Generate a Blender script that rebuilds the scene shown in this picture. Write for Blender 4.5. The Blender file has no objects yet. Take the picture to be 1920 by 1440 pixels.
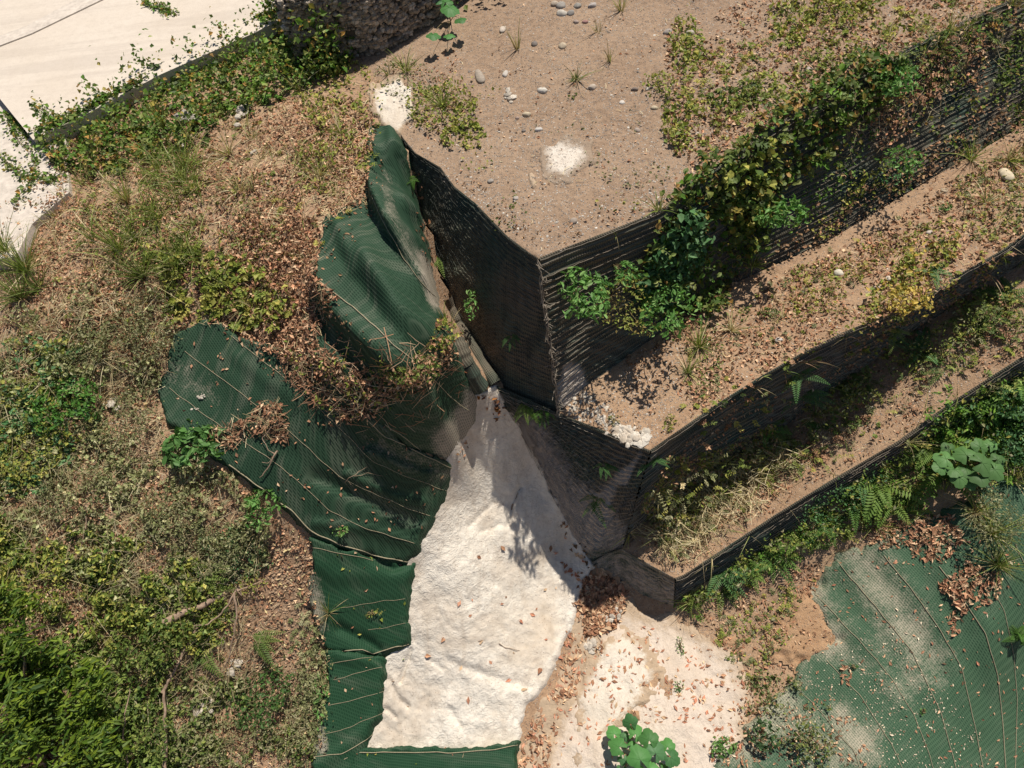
import bpy, math, random
import numpy as np
from mathutils import Matrix, Vector
from mathutils.bvhtree import BVHTree

# ------------------------------------------------------------------ camera
FPX = 1333.0; CAMH = 11.0
def _setup(nx, ny):
    d = np.array([nx-960., ny-720., FPX]); d /= np.linalg.norm(d)
    Z = -d; r = np.array([1., 0, 0]); X = r-(r@Z)*Z; X /= np.linalg.norm(X); Y = np.cross(Z, X)
    return np.array([X, Y, Z])
RW = _setup(1140, 1560)
sc = bpy.context.scene
cam = bpy.data.cameras.new('camera'); cam.lens = 36*FPX/1920; cam.sensor_width = 36
cam.clip_start = 0.1; cam.clip_end = 400
camo = bpy.data.objects.new('camera', cam); sc.collection.objects.link(camo)
M = Matrix(((RW[0][0], -RW[0][1], -RW[0][2], 0), (RW[1][0], -RW[1][1], -RW[1][2], 0), (RW[2][0], -RW[2][1], -RW[2][2], CAMH), (0, 0, 0, 1)))
camo.matrix_world = M
sc.camera = camo
# ------------------------------------------------------------------ light
SUN_EL, SUN_AZ = math.radians(64), math.radians(36)
w = bpy.data.worlds.new("World"); sc.world = w; w.use_nodes = True
nt = w.node_tree; bg = nt.nodes['Background']; sky = nt.nodes.new('ShaderNodeTexSky')
sky.sky_type = 'NISHITA'; sky.sun_disc = False; sky.sun_elevation = SUN_EL; sky.sun_rotation = SUN_AZ
nt.links.new(sky.outputs[0], bg.inputs[0]); bg.inputs[1].default_value = 0.055
sl = bpy.data.lights.new('sun', 'SUN'); sl.energy = 4.8; sl.angle = math.radians(0.5); sl.color = (1, .925, .81)
so = bpy.data.objects.new('sun', sl); sc.collection.objects.link(so)
sv = Vector((math.sin(SUN_AZ)*math.cos(SUN_EL), math.cos(SUN_AZ)*math.cos(SUN_EL), math.sin(SUN_EL)))
so.rotation_euler = sv.to_track_quat('Z', 'Y').to_euler(); so.location = (6, 8, 20)
sc.view_settings.view_transform = 'Standard'; sc.view_settings.look = 'None'
sc.view_settings.exposure = 0.17; sc.view_settings.gamma = 1
sc.render.engine = 'CYCLES'

rng = np.random.default_rng(7); random.seed(7)
col = sc.collection

# ------------------------------------------------------------------ maths
CAMP = np.array([0, 0, CAMH])
def rays(px, py):
    px = np.asarray(px, float); py = np.asarray(py, float)
    v = np.stack([px-960, py-720, np.full(px.shape, FPX)], -1) @ RW.T
    return v/np.linalg.norm(v, axis=-1, keepdims=True)
def un(px, py, z):
    v = rays(px, py); t = (np.asarray(z, float)-CAMH)/v[..., 2]
    return CAMP+v*t[..., None]
def proj(P):
    c = (np.asarray(P)-CAMP) @ RW
    return c[..., 0]/c[..., 2]*FPX+960, c[..., 1]/c[..., 2]*FPX+720
def ss(x, a=0., b=1.):
    t = np.clip((x-a)/(b-a), 0, 1); return t*t*(3-2*t)
def _h(i, j, s):
    n = (i.astype(np.int64)*374761393+j.astype(np.int64)*668265263+s*974634777) & 0xffffffff
    n = ((n ^ (n >> 13))*1274126177) & 0xffffffff
    return ((n ^ (n >> 16)) & 0xffff)/65535.0
def vn(x, y, s=0):
    x = np.asarray(x, float); y = np.asarray(y, float)
    i = np.floor(x); j = np.floor(y); u = x-i; v = y-j; u = u*u*(3-2*u); v = v*v*(3-2*v)
    a = _h(i, j, s); b = _h(i+1, j, s); c = _h(i, j+1, s); d = _h(i+1, j+1, s)
    return (a*(1-u)+b*u)*(1-v)+(c*(1-u)+d*u)*v
def fbm(x, y, s=0, o=4):
    r = 0; a = .5; t = 0
    for k in range(o):
        r = r+a*vn(x*2**k, y*2**k, s+k*17); t += a; a *= .5
    return r/t
def resample(pts, n):
    p = np.array(pts, float); d = np.r_[0, np.cumsum(np.linalg.norm(np.diff(p[:, :3], axis=0), axis=1))]
    t = np.linspace(0, d[-1], n)
    return np.stack([np.interp(t, d, p[:, k]) for k in range(p.shape[1])], 1)
def polysd(poly, x, y):
    """signed distance in px, positive inside"""
    p = np.array(poly, float); q = np.roll(p, -1, 0); best = np.full(np.shape(x), 1e9); ins = np.zeros(np.shape(x), bool)
    for (x0, y0), (x1, y1) in zip(p, q):
        dx, dy = x1-x0, y1-y0; t = np.clip(((x-x0)*dx+(y-y0)*dy)/(dx*dx+dy*dy+1e-9), 0, 1)
        best = np.minimum(best, np.hypot(x-x0-t*dx, y-y0-t*dy))
        if y0 != y1:
            c = ((y0 > y) != (y1 > y)) & (x < (x1-x0)*(y-y0)/(y1-y0)+x0); ins ^= c
    return np.where(ins, best, -best)
def linedist(line, x, y):
    """distance to polyline and signed side"""
    best = np.full(np.shape(x), 1e9); side = np.zeros(np.shape(x))
    for (x0, y0), (x1, y1) in zip(line[:-1], line[1:]):
        dx, dy = x1-x0, y1-y0; t = np.clip(((x-x0)*dx+(y-y0)*dy)/(dx*dx+dy*dy), 0, 1)
        d = np.hypot(x-x0-t*dx, y-y0-t*dy); s = (x-x0)*dy-(y-y0)*dx
        m = d < best; best = np.where(m, d, best); side = np.where(m, s/np.hypot(dx, dy), side)
    return best, side

# ------------------------------------------------------------------ ground height field from control points (px, py, height)
T1L = [(757,262,4.95),(780,290,4.95),(827,317,4.95),(853,353,4.95),(893,385,4.95),(920,413,4.95),(953,447,4.95),(993,477,4.95),(1010,487,4.95)]
F1L = [(757,270,4.88),(775,340,4.6),(800,430,4.25),(822,520,3.9),(845,590,3.6),(880,640,3.4),(910,690,3.25),(945,735,3.1),(1048,776,3.0)]
T1R = [(1010,487,4.95),(1053,470,4.95),(1140,437,4.95),(1240,397,4.95),(1300,350,4.95),(1370,300,4.95),(1450,240,4.95),(1530,190,4.95),(1610,150,4.95),(1700,95,4.95),(1800,45,4.95),(1880,10,4.95),(2000,-60,4.95),(2400,-290,4.95)]
F1R = [(1048,776,3.0),(1100,723,3.0),(1160,680,3.05),(1280,590,3.1),(1347,545,3.15),(1513,470,3.3),(1547,455,3.35),(1780,315,3.7),(1920,235,3.8),(2050,165,3.85),(2450,-30,3.9)]
T2L = [(927,724,3.2),(970,742,3.1),(1052,779,3.0),(1130,808,3.0),(1218,846,3.0)]
F2L = [(927,728,3.12),(947,763,2.9),(972,795,2.5),(997,857,1.85),(1015,897,1.5),(1035,945,1.15),(1061,995,.8),(1085,1030,.55),(1110,1058,.4),(1165,1026,.78)]
T2R = [(1218,846,3.0),(1280,803,3.05),(1350,755,3.1),(1427,707,3.2),(1500,665,3.25),(1580,625,3.35),(1713,572,3.5),(1790,520,3.6),(1880,470,3.7),(1920,440,3.75),(2050,370,3.85),(2500,130,3.9)]
F2R = [(1165,1026,.78),(1230,955,.9),(1330,885,1.1),(1400,845,1.2),(1460,807,1.35),(1533,745,1.65),(1680,640,2.2),(1773,575,2.55),(1870,520,2.9),(1920,492,3.0),(2050,425,3.15),(2500,210,3.3)]
T3L = [(1110,1056,.43),(1140,1038,.62),(1165,1030,.8),(1215,1058,.8),(1265,1085,.8)]
F3L = [(1110,1061,.38),(1150,1082,.2),(1181,1102,.1),(1205,1118,.05),(1264,1139,0)]
T3R = [(1265,1085,.8),(1283,1078,.8),(1367,1023,.95),(1447,970,1.15),(1560,900,1.55),(1680,830,1.9),(1780,757,2.2),(1920,667,2.7),(2050,590,3.0),(2500,330,3.3)]
F3R = [(1264,1139,0),(1283,1120,.10),(1360,1070,.33),(1427,1033,.55),(1513,970,.9),(1600,920,1.15),(1680,875,1.38),(1800,795,1.7),(1920,720,2.1),(2050,645,2.45),(2500,400,2.65)]
CTRL = F1L+F2L[1:9]+F3L+F3R[1:]+[
 (765,300,4.92),(785,400,4.72),(800,470,4.55),(815,560,4.3),(850,640,4.0),(872,690,3.75),(890,745,3.35),(880,790,3.0),
 (905,790,2.75),(900,850,2.3),(940,850,2.2),(945,920,1.6),(870,840,2.55),(950,1000,1.2),(850,900,2.25),(850,1050,1.5),(900,1200,.75),(1000,1100,.55),(1000,960,1.2),
 (1060,1150,.2),(1060,1250,.05),(1000,1380,0),(800,1200,1.0),(740,1240,.95),(800,1370,.4),(720,1390,.5),(930,1390,.1),(1120,1120,.12),(1150,1250,0),(1100,1400,0),(1300,1300,0),(1300,1600,-.1),(900,1600,-.1),
 (1560,1060,.55),(1500,1250,.15),(1700,1100,.75),(1700,1400,.1),(1500,1430,0),(1850,1200,.5),(1920,1000,1.2),(1900,1430,-.5),(1920,1250,.05),(2200,1200,-.1),(2200,1500,-1.0),(2300,900,1.0),(1700,1650,-.2),
 (330,620,4.25),(300,740,3.85),(430,870,3.4),(590,1020,2.5),(580,1200,1.6),(590,1400,.9),(600,750,3.9),(700,900,2.9),(800,950,2.25),(760,1080,1.65),(690,1250,1.1),(600,600,4.5),(700,600,4.65),(780,650,4.45),(820,760,3.75),(600,420,4.85),(700,240,4.96),(700,420,4.9),
 (0,600,4.7),(0,900,3.9),(0,1200,3.0),(0,1440,2.2),(300,1300,1.9),(450,1250,1.75),(450,1430,1.15),(200,400,5.0),(400,300,5.0),(600,150,4.98),(60,330,5.0),(300,900,3.5),(300,1100,2.8),(480,1050,2.5),(200,600,4.6),
 (0,200,5.0),(-200,0,5.0),(0,-200,5.0),(500,-150,5.0),(740,170,4.96),(-300,700,4.7),(-300,1400,2.3),(0,1700,1.2),(500,1700,.2),(-400,400,5.0)]
_c = np.array(CTRL, float); _P = un(_c[:, 0], _c[:, 1], _c[:, 2]); _xy = _P[:, :2]
def _k(r): return np.where(r > 1e-9, r*r*np.log(np.maximum(r, 1e-9)), 0)
_n = len(_xy); _A = np.zeros((_n+3, _n+3))
_A[:_n, :_n] = _k(np.linalg.norm(_xy[:, None]-_xy[None], axis=2))+np.eye(_n)*0.01
_A[:_n, _n] = 1; _A[:_n, _n+1:] = _xy; _A[_n, :_n] = 1; _A[_n+1:, :_n] = _xy.T
_w = np.linalg.solve(_A, np.r_[_c[:, 2], 0, 0, 0])
def Zg(X, Y):
    X = np.asarray(X, float); sh = X.shape; q = np.stack([np.ravel(X), np.ravel(Y)], 1); out = np.empty(len(q))
    for i in range(0, len(q), 20000):
        s = q[i:i+20000]; r = np.linalg.norm(s[:, None]-_xy[None], axis=2)
        out[i:i+20000] = _k(r) @ _w[:_n]+_w[_n]+s @ _w[_n+1:]
    return np.clip(out, -3, 5.2).reshape(sh)
def Zgd(X, Y):   # with soil unevenness
    return Zg(X, Y)+(fbm(X*1.3, Y*1.3, 3)-.5)*.10+(fbm(X*6, Y*6, 5, 3)-.5)*.05

# ------------------------------------------------------------------ object helpers
def mesh_obj(name, V, F, mat=None, parent=None, smooth=True, colr=None, uv=None, kind=None, attrs=None):
    """V (n,3); F (m,3) or (m,4) or list of such arrays"""
    me = bpy.data.meshes.new(name); V = np.asarray(V, np.float32)
    Fs = F if isinstance(F, list) else [F]
    Fs = [np.asarray(f, np.int32) for f in Fs if len(f)]
    loops = np.concatenate([f.ravel() for f in Fs]); lens = np.concatenate([np.full(len(f), f.shape[1], np.int32) for f in Fs])
    starts = np.r_[0, np.cumsum(lens)[:-1]].astype(np.int32)
    me.vertices.add(len(V)); me.vertices.foreach_set('co', V.ravel())
    me.loops.add(len(loops)); me.loops.foreach_set('vertex_index', loops)
    me.polygons.add(len(lens)); me.polygons.foreach_set('loop_start', starts)
    me.polygons.foreach_set('use_smooth', np.full(len(lens), smooth))
    me.update(calc_edges=True)
    if colr is not None:
        a = me.color_attributes.new('Col', 'FLOAT_COLOR', 'POINT')
        c = np.ones((len(V), 4), np.float32); c[:, :3] = colr; a.data.foreach_set('color', c.ravel())
    if uv is not None:
        l = me.uv_layers.new(name='UVMap'); l.data.foreach_set('uv', np.asarray(uv, np.float32)[loops].ravel())
    for k, v in (attrs or {}).items():
        a = me.attributes.new(k, 'FLOAT', 'POINT'); a.data.foreach_set('value', np.asarray(v, np.float32))
    if mat: me.materials.append(mat)
    o = bpy.data.objects.new(name, me); col.objects.link(o)
    if parent: o.parent = parent
    if kind: o['kind'] = kind
    return o
def empty(name, loc, label, cat, group=None):
    o = bpy.data.objects.new(name, None); col.objects.link(o); o.location = loc; o.empty_display_size = .1
    return tag(o, label, cat, group)
def tag(o, label, cat, group=None, kind=None):
    o['label'] = label; o['category'] = cat
    if group: o['group'] = group
    if kind: o['kind'] = kind
    return o
def origin_to(o, p):
    """put a mesh object's origin at its base point"""
    p = np.asarray(p, float); o.data.transform(Matrix.Translation(-Vector(p))); o.location = p; return o
def child_local(V, root): return np.asarray(V)-np.array(root.location)
def gridfaces(n, m):
    i = np.arange(n*m).reshape(n, m)
    return np.stack([i[:-1, :-1].ravel(), i[1:, :-1].ravel(), i[1:, 1:].ravel(), i[:-1, 1:].ravel()], 1)
def tubes(lines, radii, sides=5, cap=True):
    """lines: list of (k,3) arrays; radii: list of scalars or arrays"""
    Vs, Fs, off = [], [], 0
    for L, r in zip(lines, radii):
        L = np.asarray(L, float); k = len(L); T = np.gradient(L, axis=0); T /= np.linalg.norm(T, axis=1, keepdims=True)+1e-9
        a = np.where(np.abs(T[:, 2:3]) > .9, np.array([[1., 0, 0]]), np.array([[0, 0, 1.]])); U = np.cross(T, a); U /= np.linalg.norm(U, axis=1, keepdims=True)+1e-9; W = np.cross(T, U)
        th = np.arange(sides)*2*np.pi/sides; r = np.broadcast_to(np.asarray(r, float), (k,))
        ring = L[:, None]+r[:, None, None]*(np.cos(th)[None, :, None]*U[:, None]+np.sin(th)[None, :, None]*W[:, None])
        Vs.append(ring.reshape(-1, 3)); i = off+np.arange(k*sides).reshape(k, sides); j = np.roll(i, -1, 1)
        Fs.append(np.stack([i[:-1].ravel(), j[:-1].ravel(), j[1:].ravel(), i[1:].ravel()], 1)); off += k*sides
    return np.concatenate(Vs), np.concatenate(Fs)

# ------------------------------------------------------------------ materials
def newmat(name):
    m = bpy.data.materials.new(name); m.use_nodes = True; t = m.node_tree; b = t.nodes['Principled BSDF']; b.inputs['Roughness'].default_value = .85
    b.inputs['Specular IOR Level'].default_value = .25
    return m, t, b
class N:
    def __init__(s, t): s.t = t
    def n(s, ty, **kw):
        x = s.t.nodes.new(ty)
        for k, v in kw.items(): setattr(x, k, v)
        return x
    def link(s, a, b): s.t.links.new(a, b)
    def noise(s, vec, scale, det=6, rough=.6, dist=0):
        x = s.n('ShaderNodeTexNoise'); x.inputs['Scale'].default_value = scale; x.inputs['Detail'].default_value = det; x.inputs['Roughness'].default_value = rough; x.inputs['Distortion'].default_value = dist
        s.link(vec, x.inputs['Vector']); return x.outputs['Fac']
    def vor(s, vec, scale, feat='F1', out='Distance'):
        x = s.n('ShaderNodeTexVoronoi', feature=feat); x.inputs['Scale'].default_value = scale; s.link(vec, x.inputs['Vector']); return x.outputs[out]
    def ramp(s, fac, stops):
        x = s.n('ShaderNodeValToRGB'); e = x.color_ramp.elements
        while len(e) < len(stops): e.new(.5)
        for k, (p, c) in enumerate(stops):
            e[k].position = p; e[k].color = (c, c, c, 1) if isinstance(c, (int, float)) else (*c, 1)
        s.link(fac, x.inputs[0]); return x.outputs[0]
    def mix(s, f, a, b, mode='MIX'):
        x = s.n('ShaderNodeMix', data_type='RGBA', blend_type=mode)
        for sock, v in ((x.inputs[0], f), (x.inputs[6], a), (x.inputs[7], b)):
            if hasattr(v, 'default_value') or hasattr(v, 'is_linked'): s.link(v, sock)
            elif isinstance(v, (int, float)): sock.default_value = v if sock == x.inputs[0] else (v, v, v, 1)
            else: sock.default_value = (*v, 1)
        return x.outputs[2]
    def math(s, op, a, b=0., c=0.):
        x = s.n('ShaderNodeMath', operation=op)
        for k, v in enumerate((a, b, c)):
            if isinstance(v, (int, float)): x.inputs[k].default_value = v
            else: s.link(v, x.inputs[k])
        return x.outputs[0]
    def bump(s, h, st, dist, nrm=None):
        x = s.n('ShaderNodeBump'); x.inputs['Strength'].default_value = st; x.inputs['Distance'].default_value = dist; s.link(h, x.inputs['Height'])
        if nrm: s.link(nrm, x.inputs['Normal'])
        return x.outputs[0]
def geo(n): return n.n('ShaderNodeNewGeometry').outputs['Position']

def soil_mat(name, dark, mid, light, gravel=.5):
    m, t, b = newmat(name); n = N(t); p = geo(n)
    big = n.noise(p, .9, 5, .6); fine = n.noise(p, 14, 8, .7); vf = n.noise(p, 70, 4, .7)
    c = n.ramp(fine, [(.3, dark), (.5, mid), (.72, light)])
    c = n.mix(n.ramp(big, [(.35, 0.), (.7, .55)]), c, light)
    spk = n.vor(p, 42); sc_ = n.vor(p, 42, out='Color')
    sep = n.n('ShaderNodeSeparateColor'); n.link(sc_, sep.inputs[0])
    isst = n.math('MULTIPLY', n.ramp(spk, [(.28, 1.), (.4, 0.)]), n.ramp(sep.outputs[0], [(.62, 0.), (.68, gravel)]))
    c = n.mix(isst, c, n.ramp(sep.outputs[1], [(0., (.2, .17, .15)), (.5, (.42, .36, .31)), (1., (.65, .6, .54))]))
    c = n.mix(n.ramp(vf, [(.3, .45), (.6, 0.)]), c, dark)
    n.link(c, b.inputs['Base Color'])
    h = n.math('ADD', n.math('MULTIPLY', fine, 1.), n.math('ADD', n.math('MULTIPLY', vf, .35), n.math('MULTIPLY', isst, .8)))
    n.link(n.bump(h, .9, .03), b.inputs['Normal']); return m
M_soil = soil_mat('soil', (.21, .125, .075), (.385, .25, .158), (.51, .355, .23), .8)
M_soil2 = soil_mat('terrace_soil', (.17, .115, .078), (.325, .222, .150), (.43, .31, .215), 1.)
def dirt_path_mat():
    return soil_mat('orange_soil', (.33, .19, .105), (.43, .27, .155), (.5, .33, .2), .3)
M_orange = dirt_path_mat()

def shot_mat(name='sprayed_concrete', base=(.74, .67, .585), dirt=.35):
    m, t, b = newmat(name); n = N(t); p = geo(n)
    a = n.noise(p, 1.1, 6, .65, .4); f = n.noise(p, 22, 6, .7); g = n.noise(p, 5.5, 5, .6, .8)
    c = n.mix(n.ramp(a, [(.42, 0.), (.72, dirt)]), base, (.45, .35, .25))
    c = n.mix(n.ramp(g, [(.5, 0.), (.72, .5)]), c, (.50, .43, .36))
    mp = n.n('ShaderNodeMapping'); mp.inputs['Rotation'].default_value = (0, 0, .5); mp.inputs['Scale'].default_value = (3.2, .5, .8); n.link(p, mp.inputs[0])
    rf = n.noise(mp.outputs[0], 1.6, 5, .65, .6); c = n.mix(n.ramp(rf, [(.5, 0.), (.72, .45)]), c, (.42, .34, .26))
    c = n.mix(n.ramp(f, [(.3, .4), (.5, 0.)]), c, (.42, .34, .27))
    v = n.vor(p, 26); dd = n.ramp(n.noise(p, 2.2, 3), [(.45, 0.), (.6, 1.)])
    c = n.mix(n.math('MULTIPLY', n.ramp(v, [(.12, .8), (.22, 0.)]), dd), c, (.3, .22, .16))
    n.link(c, b.inputs['Base Color'])
    w1 = n.noise(p, 13, 5, .65, 1.2)
    n.link(n.bump(n.math('MULTIPLY', n.math('ADD', n.math('MULTIPLY', f, .4), w1), n.ramp(a, [(.38, 1.), (.62, .3)])), .7, .045), b.inputs['Normal'])
    return m
M_shot = shot_mat(base=(.75, .695, .615), dirt=.7)
def fade_mat(name, base, lo, hi, s1=(.33, .245, .17), s2=(.52, .40, .285)):
    m = shot_mat(name, base, .5); t = m.node_tree; b = t.nodes['Principled BSDF']; n = N(t); p = geo(n)
    src = b.inputs['Base Color'].links[0].from_socket
    a = n.n('ShaderNodeAttribute'); a.attribute_name = 'dust_and_sun'
    f = n.math('ADD', a.outputs['Fac'], n.math('MULTIPLY', n.math('SUBTRACT', n.math('ADD', n.math('MULTIPLY', n.noise(p, 2.6, 8, .75, .5), .6), n.math('MULTIPLY', n.noise(p, 16, 6, .75), .4)), .5), 2.2))
    c = n.mix(n.ramp(f, [(lo, 0.), (hi, 1.)]), n.mix(n.noise(p, 14, 8, .7), s1, s2), src); n.link(c, b.inputs['Base Color']); return m
M_shotB = fade_mat('sprayed_concrete_dusty', (.63, .54, .46), .25, .75)
M_shotC = fade_mat('sprayed_concrete_patchy', (.67, .61, .53), .35, .6)
M_shotT = fade_mat('cement_dusting', (.66, .60, .53), .35, .8, (.19, .14, .10), (.42, .32, .235))
def cloth_mat(name, dark, thread, dust_and_sun, ducol=(.42, .36, .29), sx=30, sy=30, streak=.5):
    """woven green netting: UV in metres"""
    m, t, b = newmat(name); n = N(t); uvn = n.n('ShaderNodeUVMap').outputs[0]; p = geo(n)
    sep = n.n('ShaderNodeSeparateXYZ'); n.link(uvn, sep.inputs[0])
    U = n.math('ABSOLUTE', n.math('SINE', n.math('MULTIPLY', sep.outputs[0], sx*math.pi)))
    V = n.math('ABSOLUTE', n.math('SINE', n.math('MULTIPLY', sep.outputs[1], sy*math.pi)))
    wv = n.math('MAXIMUM', n.ramp(U, [(.55, 0.), (1., 1.)]), n.ramp(V, [(.6, 0.), (1., .8)]))
    c = n.mix(wv, dark, thread)
    mp = n.n('ShaderNodeMapping'); mp.inputs['Scale'].default_value = (1.2, 7, 1); n.link(uvn, mp.inputs[0])
    st = n.ramp(n.noise(mp.outputs[0], 1.2, 5, .6, .5), [(.5, 0.), (.78, streak)])
    c = n.mix(n.math('MULTIPLY', st, n.math('ADD', n.math('MULTIPLY', wv, .8), .15)), c, (.36, .33, .27))
    big = n.noise(p, 1.0, 5, .6); med = n.noise(p, 4.5, 8, .72, .4); fin = n.noise(p, 42, 4, .75)
    da = n.n('ShaderNodeAttribute'); da.attribute_name = 'dust_and_sun'
    dv = n.math('ADD', n.math('MULTIPLY', da.outputs['Fac'], 1.), n.math('MULTIPLY', n.math('SUBTRACT', n.math('ADD', n.math('MULTIPLY', med, .5), n.math('MULTIPLY', fin, .5)), .5), 2.0))
    dm = n.math('MULTIPLY', n.ramp(dv, [(.3, 0.), (.75, 1.)]), n.math('ADD', n.math('MULTIPLY', wv, .5), .5))
    c = n.mix(n.math('MULTIPLY', dm, dust_and_sun), c, ducol)
    n.link(c, b.inputs['Base Color']); b.inputs['Roughness'].default_value = .7
    n.link(n.bump(n.math('ADD', wv, n.math('MULTIPLY', fin, .5)), .35, .01), b.inputs['Normal'])
    return m
M_net = cloth_mat('green_netting', (.010, .033, .017), (.029, .068, .038), .9, sx=36, sy=36, streak=.4)
M_netB = cloth_mat('green_netting_fine', (.030, .072, .040), (.064, .124, .070), 1., (.44, .39, .30), sx=36, sy=30, streak=.15)
M_netC = cloth_mat('green_netting_tight', (.008, .040, .018), (.020, .066, .032), .85, sx=38, sy=38, streak=.25)
def wall_mat():
    m, t, b = newmat('wall_netting'); n = N(t); uvn = n.n('ShaderNodeUVMap').outputs[0]; p = geo(n)
    sep = n.n('ShaderNodeSeparateXYZ'); n.link(uvn, sep.inputs[0])
    U = n.math('ABSOLUTE', n.math('SINE', n.math('MULTIPLY', sep.outputs[0], 34*math.pi)))
    V = n.math('ABSOLUTE', n.math('SINE', n.math('MULTIPLY', sep.outputs[1], 46*math.pi)))
    wv = n.math('MAXIMUM', n.ramp(U, [(.6, 0.), (1., .7)]), n.ramp(V, [(.6, 0.), (1., .9)]))
    big = n.noise(p, 1.2, 5, .6); med = n.noise(p, 9, 6, .7)
    c0 = n.mix(n.ramp(big, [(.3, 0.), (.55, 1.)]), (.024, .038, .030), (.085, .068, .050))
    c1 = n.mix(n.ramp(big, [(.35, 0.), (.65, 1.)]), (.07, .12, .09), (.20, .165, .125))
    c = n.mix(wv, c0, c1)
    da = n.n('ShaderNodeAttribute'); da.attribute_name = 'dust_and_sun'
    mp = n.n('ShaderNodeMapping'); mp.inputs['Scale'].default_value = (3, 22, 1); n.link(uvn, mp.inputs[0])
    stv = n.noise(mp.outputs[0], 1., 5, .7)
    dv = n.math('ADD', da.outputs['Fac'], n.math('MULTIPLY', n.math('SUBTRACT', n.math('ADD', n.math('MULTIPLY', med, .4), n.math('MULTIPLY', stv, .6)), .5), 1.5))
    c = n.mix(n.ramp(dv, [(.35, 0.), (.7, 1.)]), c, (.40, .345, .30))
    n.link(c, b.inputs['Base Color'])
    n.link(n.bump(n.math('ADD', wv, n.math('MULTIPLY', med, .8)), .8, .012), b.inputs['Normal']); return m
M_wall = wall_mat()
def plain(name, c, rough=.8, ns=30, var=.35, bump=.3, bd=.005):
    m, t, b = newmat(name); n = N(t); p = geo(n); f = n.noise(p, ns, 5, .65)
    dk = tuple(x*(1-var) for x in c); lt = tuple(min(1, x*(1+var)) for x in c)
    n.link(n.ramp(f, [(.3, dk), (.7, lt)]), b.inputs['Base Color']); b.inputs['Roughness'].default_value = rough
    n.link(n.bump(f, bump, bd), b.inputs['Normal']); return m
M_wire = plain('weathered_wire', (.27, .23, .185), .6)
M_wireD = plain('dark_wire', (.055, .06, .052), .6)
M_rope = plain('seam_rope', (.32, .28, .19), .9, 60)
M_wood = plain('dead_wood', (.30, .215, .155), .85, 18, .45, .8, .01)
M_stem = plain('stem', (.20, .16, .08), .8, 40)
def slab_mat():
    m, t, b = newmat('concrete_slab'); n = N(t); p = geo(n); mp = n.n('ShaderNodeMapping'); mp.inputs['Rotation'].default_value = (0, 0, -.55); mp.inputs['Scale'].default_value = (.12, 1.6, 1); n.link(p, mp.inputs[0])
    st = n.noise(mp.outputs[0], 2.2, 4, .6); f = n.noise(p, 9, 8, .7); g = n.noise(p, .8, 5, .6); v = n.noise(p, 90, 3, .7)
    c = n.mix(n.ramp(st, [(.5, 0.), (.62, .28)]), (.62, .55, .475), (.36, .31, .27)); c = n.mix(n.ramp(g, [(.45, 0.), (.7, .3)]), c, (.50, .42, .33)); c = n.mix(n.ramp(f, [(.35, .3), (.55, 0.)]), c, (.45, .39, .33))
    n.link(n.mix(n.ramp(v, [(.35, .3), (.5, 0.)]), c, (.35, .3, .26)), b.inputs['Base Color']); n.link(n.bump(f, .5, .01), b.inputs['Normal']); return m
M_conc = slab_mat()
M_concB = plain('slab_edge', (.55, .49, .43), .9, 10, .2, .5, .006)
def attr_mat(name, trans=.25, rough=.55, spec=.3):
    m, t, b = newmat(name); n = N(t); a = n.n('ShaderNodeAttribute'); a.attribute_name = 'Col'
    n.link(a.outputs['Color'], b.inputs['Base Color']); b.inputs['Roughness'].default_value = rough; b.inputs['Specular IOR Level'].default_value = spec
    if trans:
        tr = n.n('ShaderNodeBsdfTranslucent'); mx = n.n('ShaderNodeMixShader'); mx.inputs[0].default_value = trans
        br = n.mix(1., a.outputs['Color'], (1.2, 1.25, .7), 'MULTIPLY'); n.link(br, tr.inputs['Color'])
        n.link(b.outputs[0], mx.inputs[1]); n.link(tr.outputs[0], mx.inputs[2]); n.link(mx.outputs[0], t.nodes['Material Output'].inputs['Surface'])
    return m
M_leaf = attr_mat('leaf'); M_dry = attr_mat('dry_leaf', .08, .8, .15)
def stone_mat():
    m, t, b = newmat('stone'); n = N(t); a = n.n('ShaderNodeAttribute'); a.attribute_name = 'Col'; p = geo(n)
    f = n.noise(p, 35, 6, .65); n.link(n.mix(.5, a.outputs['Color'], n.mix(n.ramp(f, [(.3, 0.), (.7, 1.)]), (.25, .25, .25), (1., 1., 1.)), 'MULTIPLY'), b.inputs['Base Color'])
    n.link(n.bump(f, .4, .01), b.inputs['Normal']); return m
M_stone = stone_mat()

# ------------------------------------------------------------------ GROUND
def axis(a, b, h, far, g=1.25):
    c = list(np.arange(a, b+h/2, h)); s = h
    lo, hi = [a], [c[-1]]
    while lo[-1] > a-far: s *= g; lo.append(lo[-1]-s)
    s = h
    while hi[-1] < b+far: s *= g; hi.append(hi[-1]+s)
    return np.array(lo[:0:-1]+c+hi[1:])
gx = axis(-12, 8.5, .065, 40); gy = axis(-1.2, 14.5, .065, 40)
GX, GY = np.meshgrid(gx, gy, indexing='ij')
GZ = Zgd(np.clip(GX, -14, 11), np.clip(GY, -3, 16)); GZ = GZ-.02*np.maximum(0, np.hypot(GX-0, GY-6)-14)
E1 = [(757,262,4.95),(735,215,4.98),(690,130,4.98),(640,40,4.98),(600,-60,4.98),(560,-200,4.98)]
cutp = E1[::-1]+F1L[:-1]+F2L[1:9]+F3L+F3R[1:]+[(2450,-290,4.95)]
cutxy = [tuple(un(a, b, c)[:2]) for a, b, c in cutp]
ins = polysd(cutxy, GX, GY) > 0
gf = gridfaces(*GX.shape); keep = ~ins.ravel()[gf].all(1)
GV = np.stack([GX, GY, GZ], -1).reshape(-1, 3)
BASE = []   # (V,F) surfaces on which things are dropped
BASE.append((GV, gf[keep]))
mesh_obj('ground', GV, gf[keep], M_soil, kind='structure')

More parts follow.
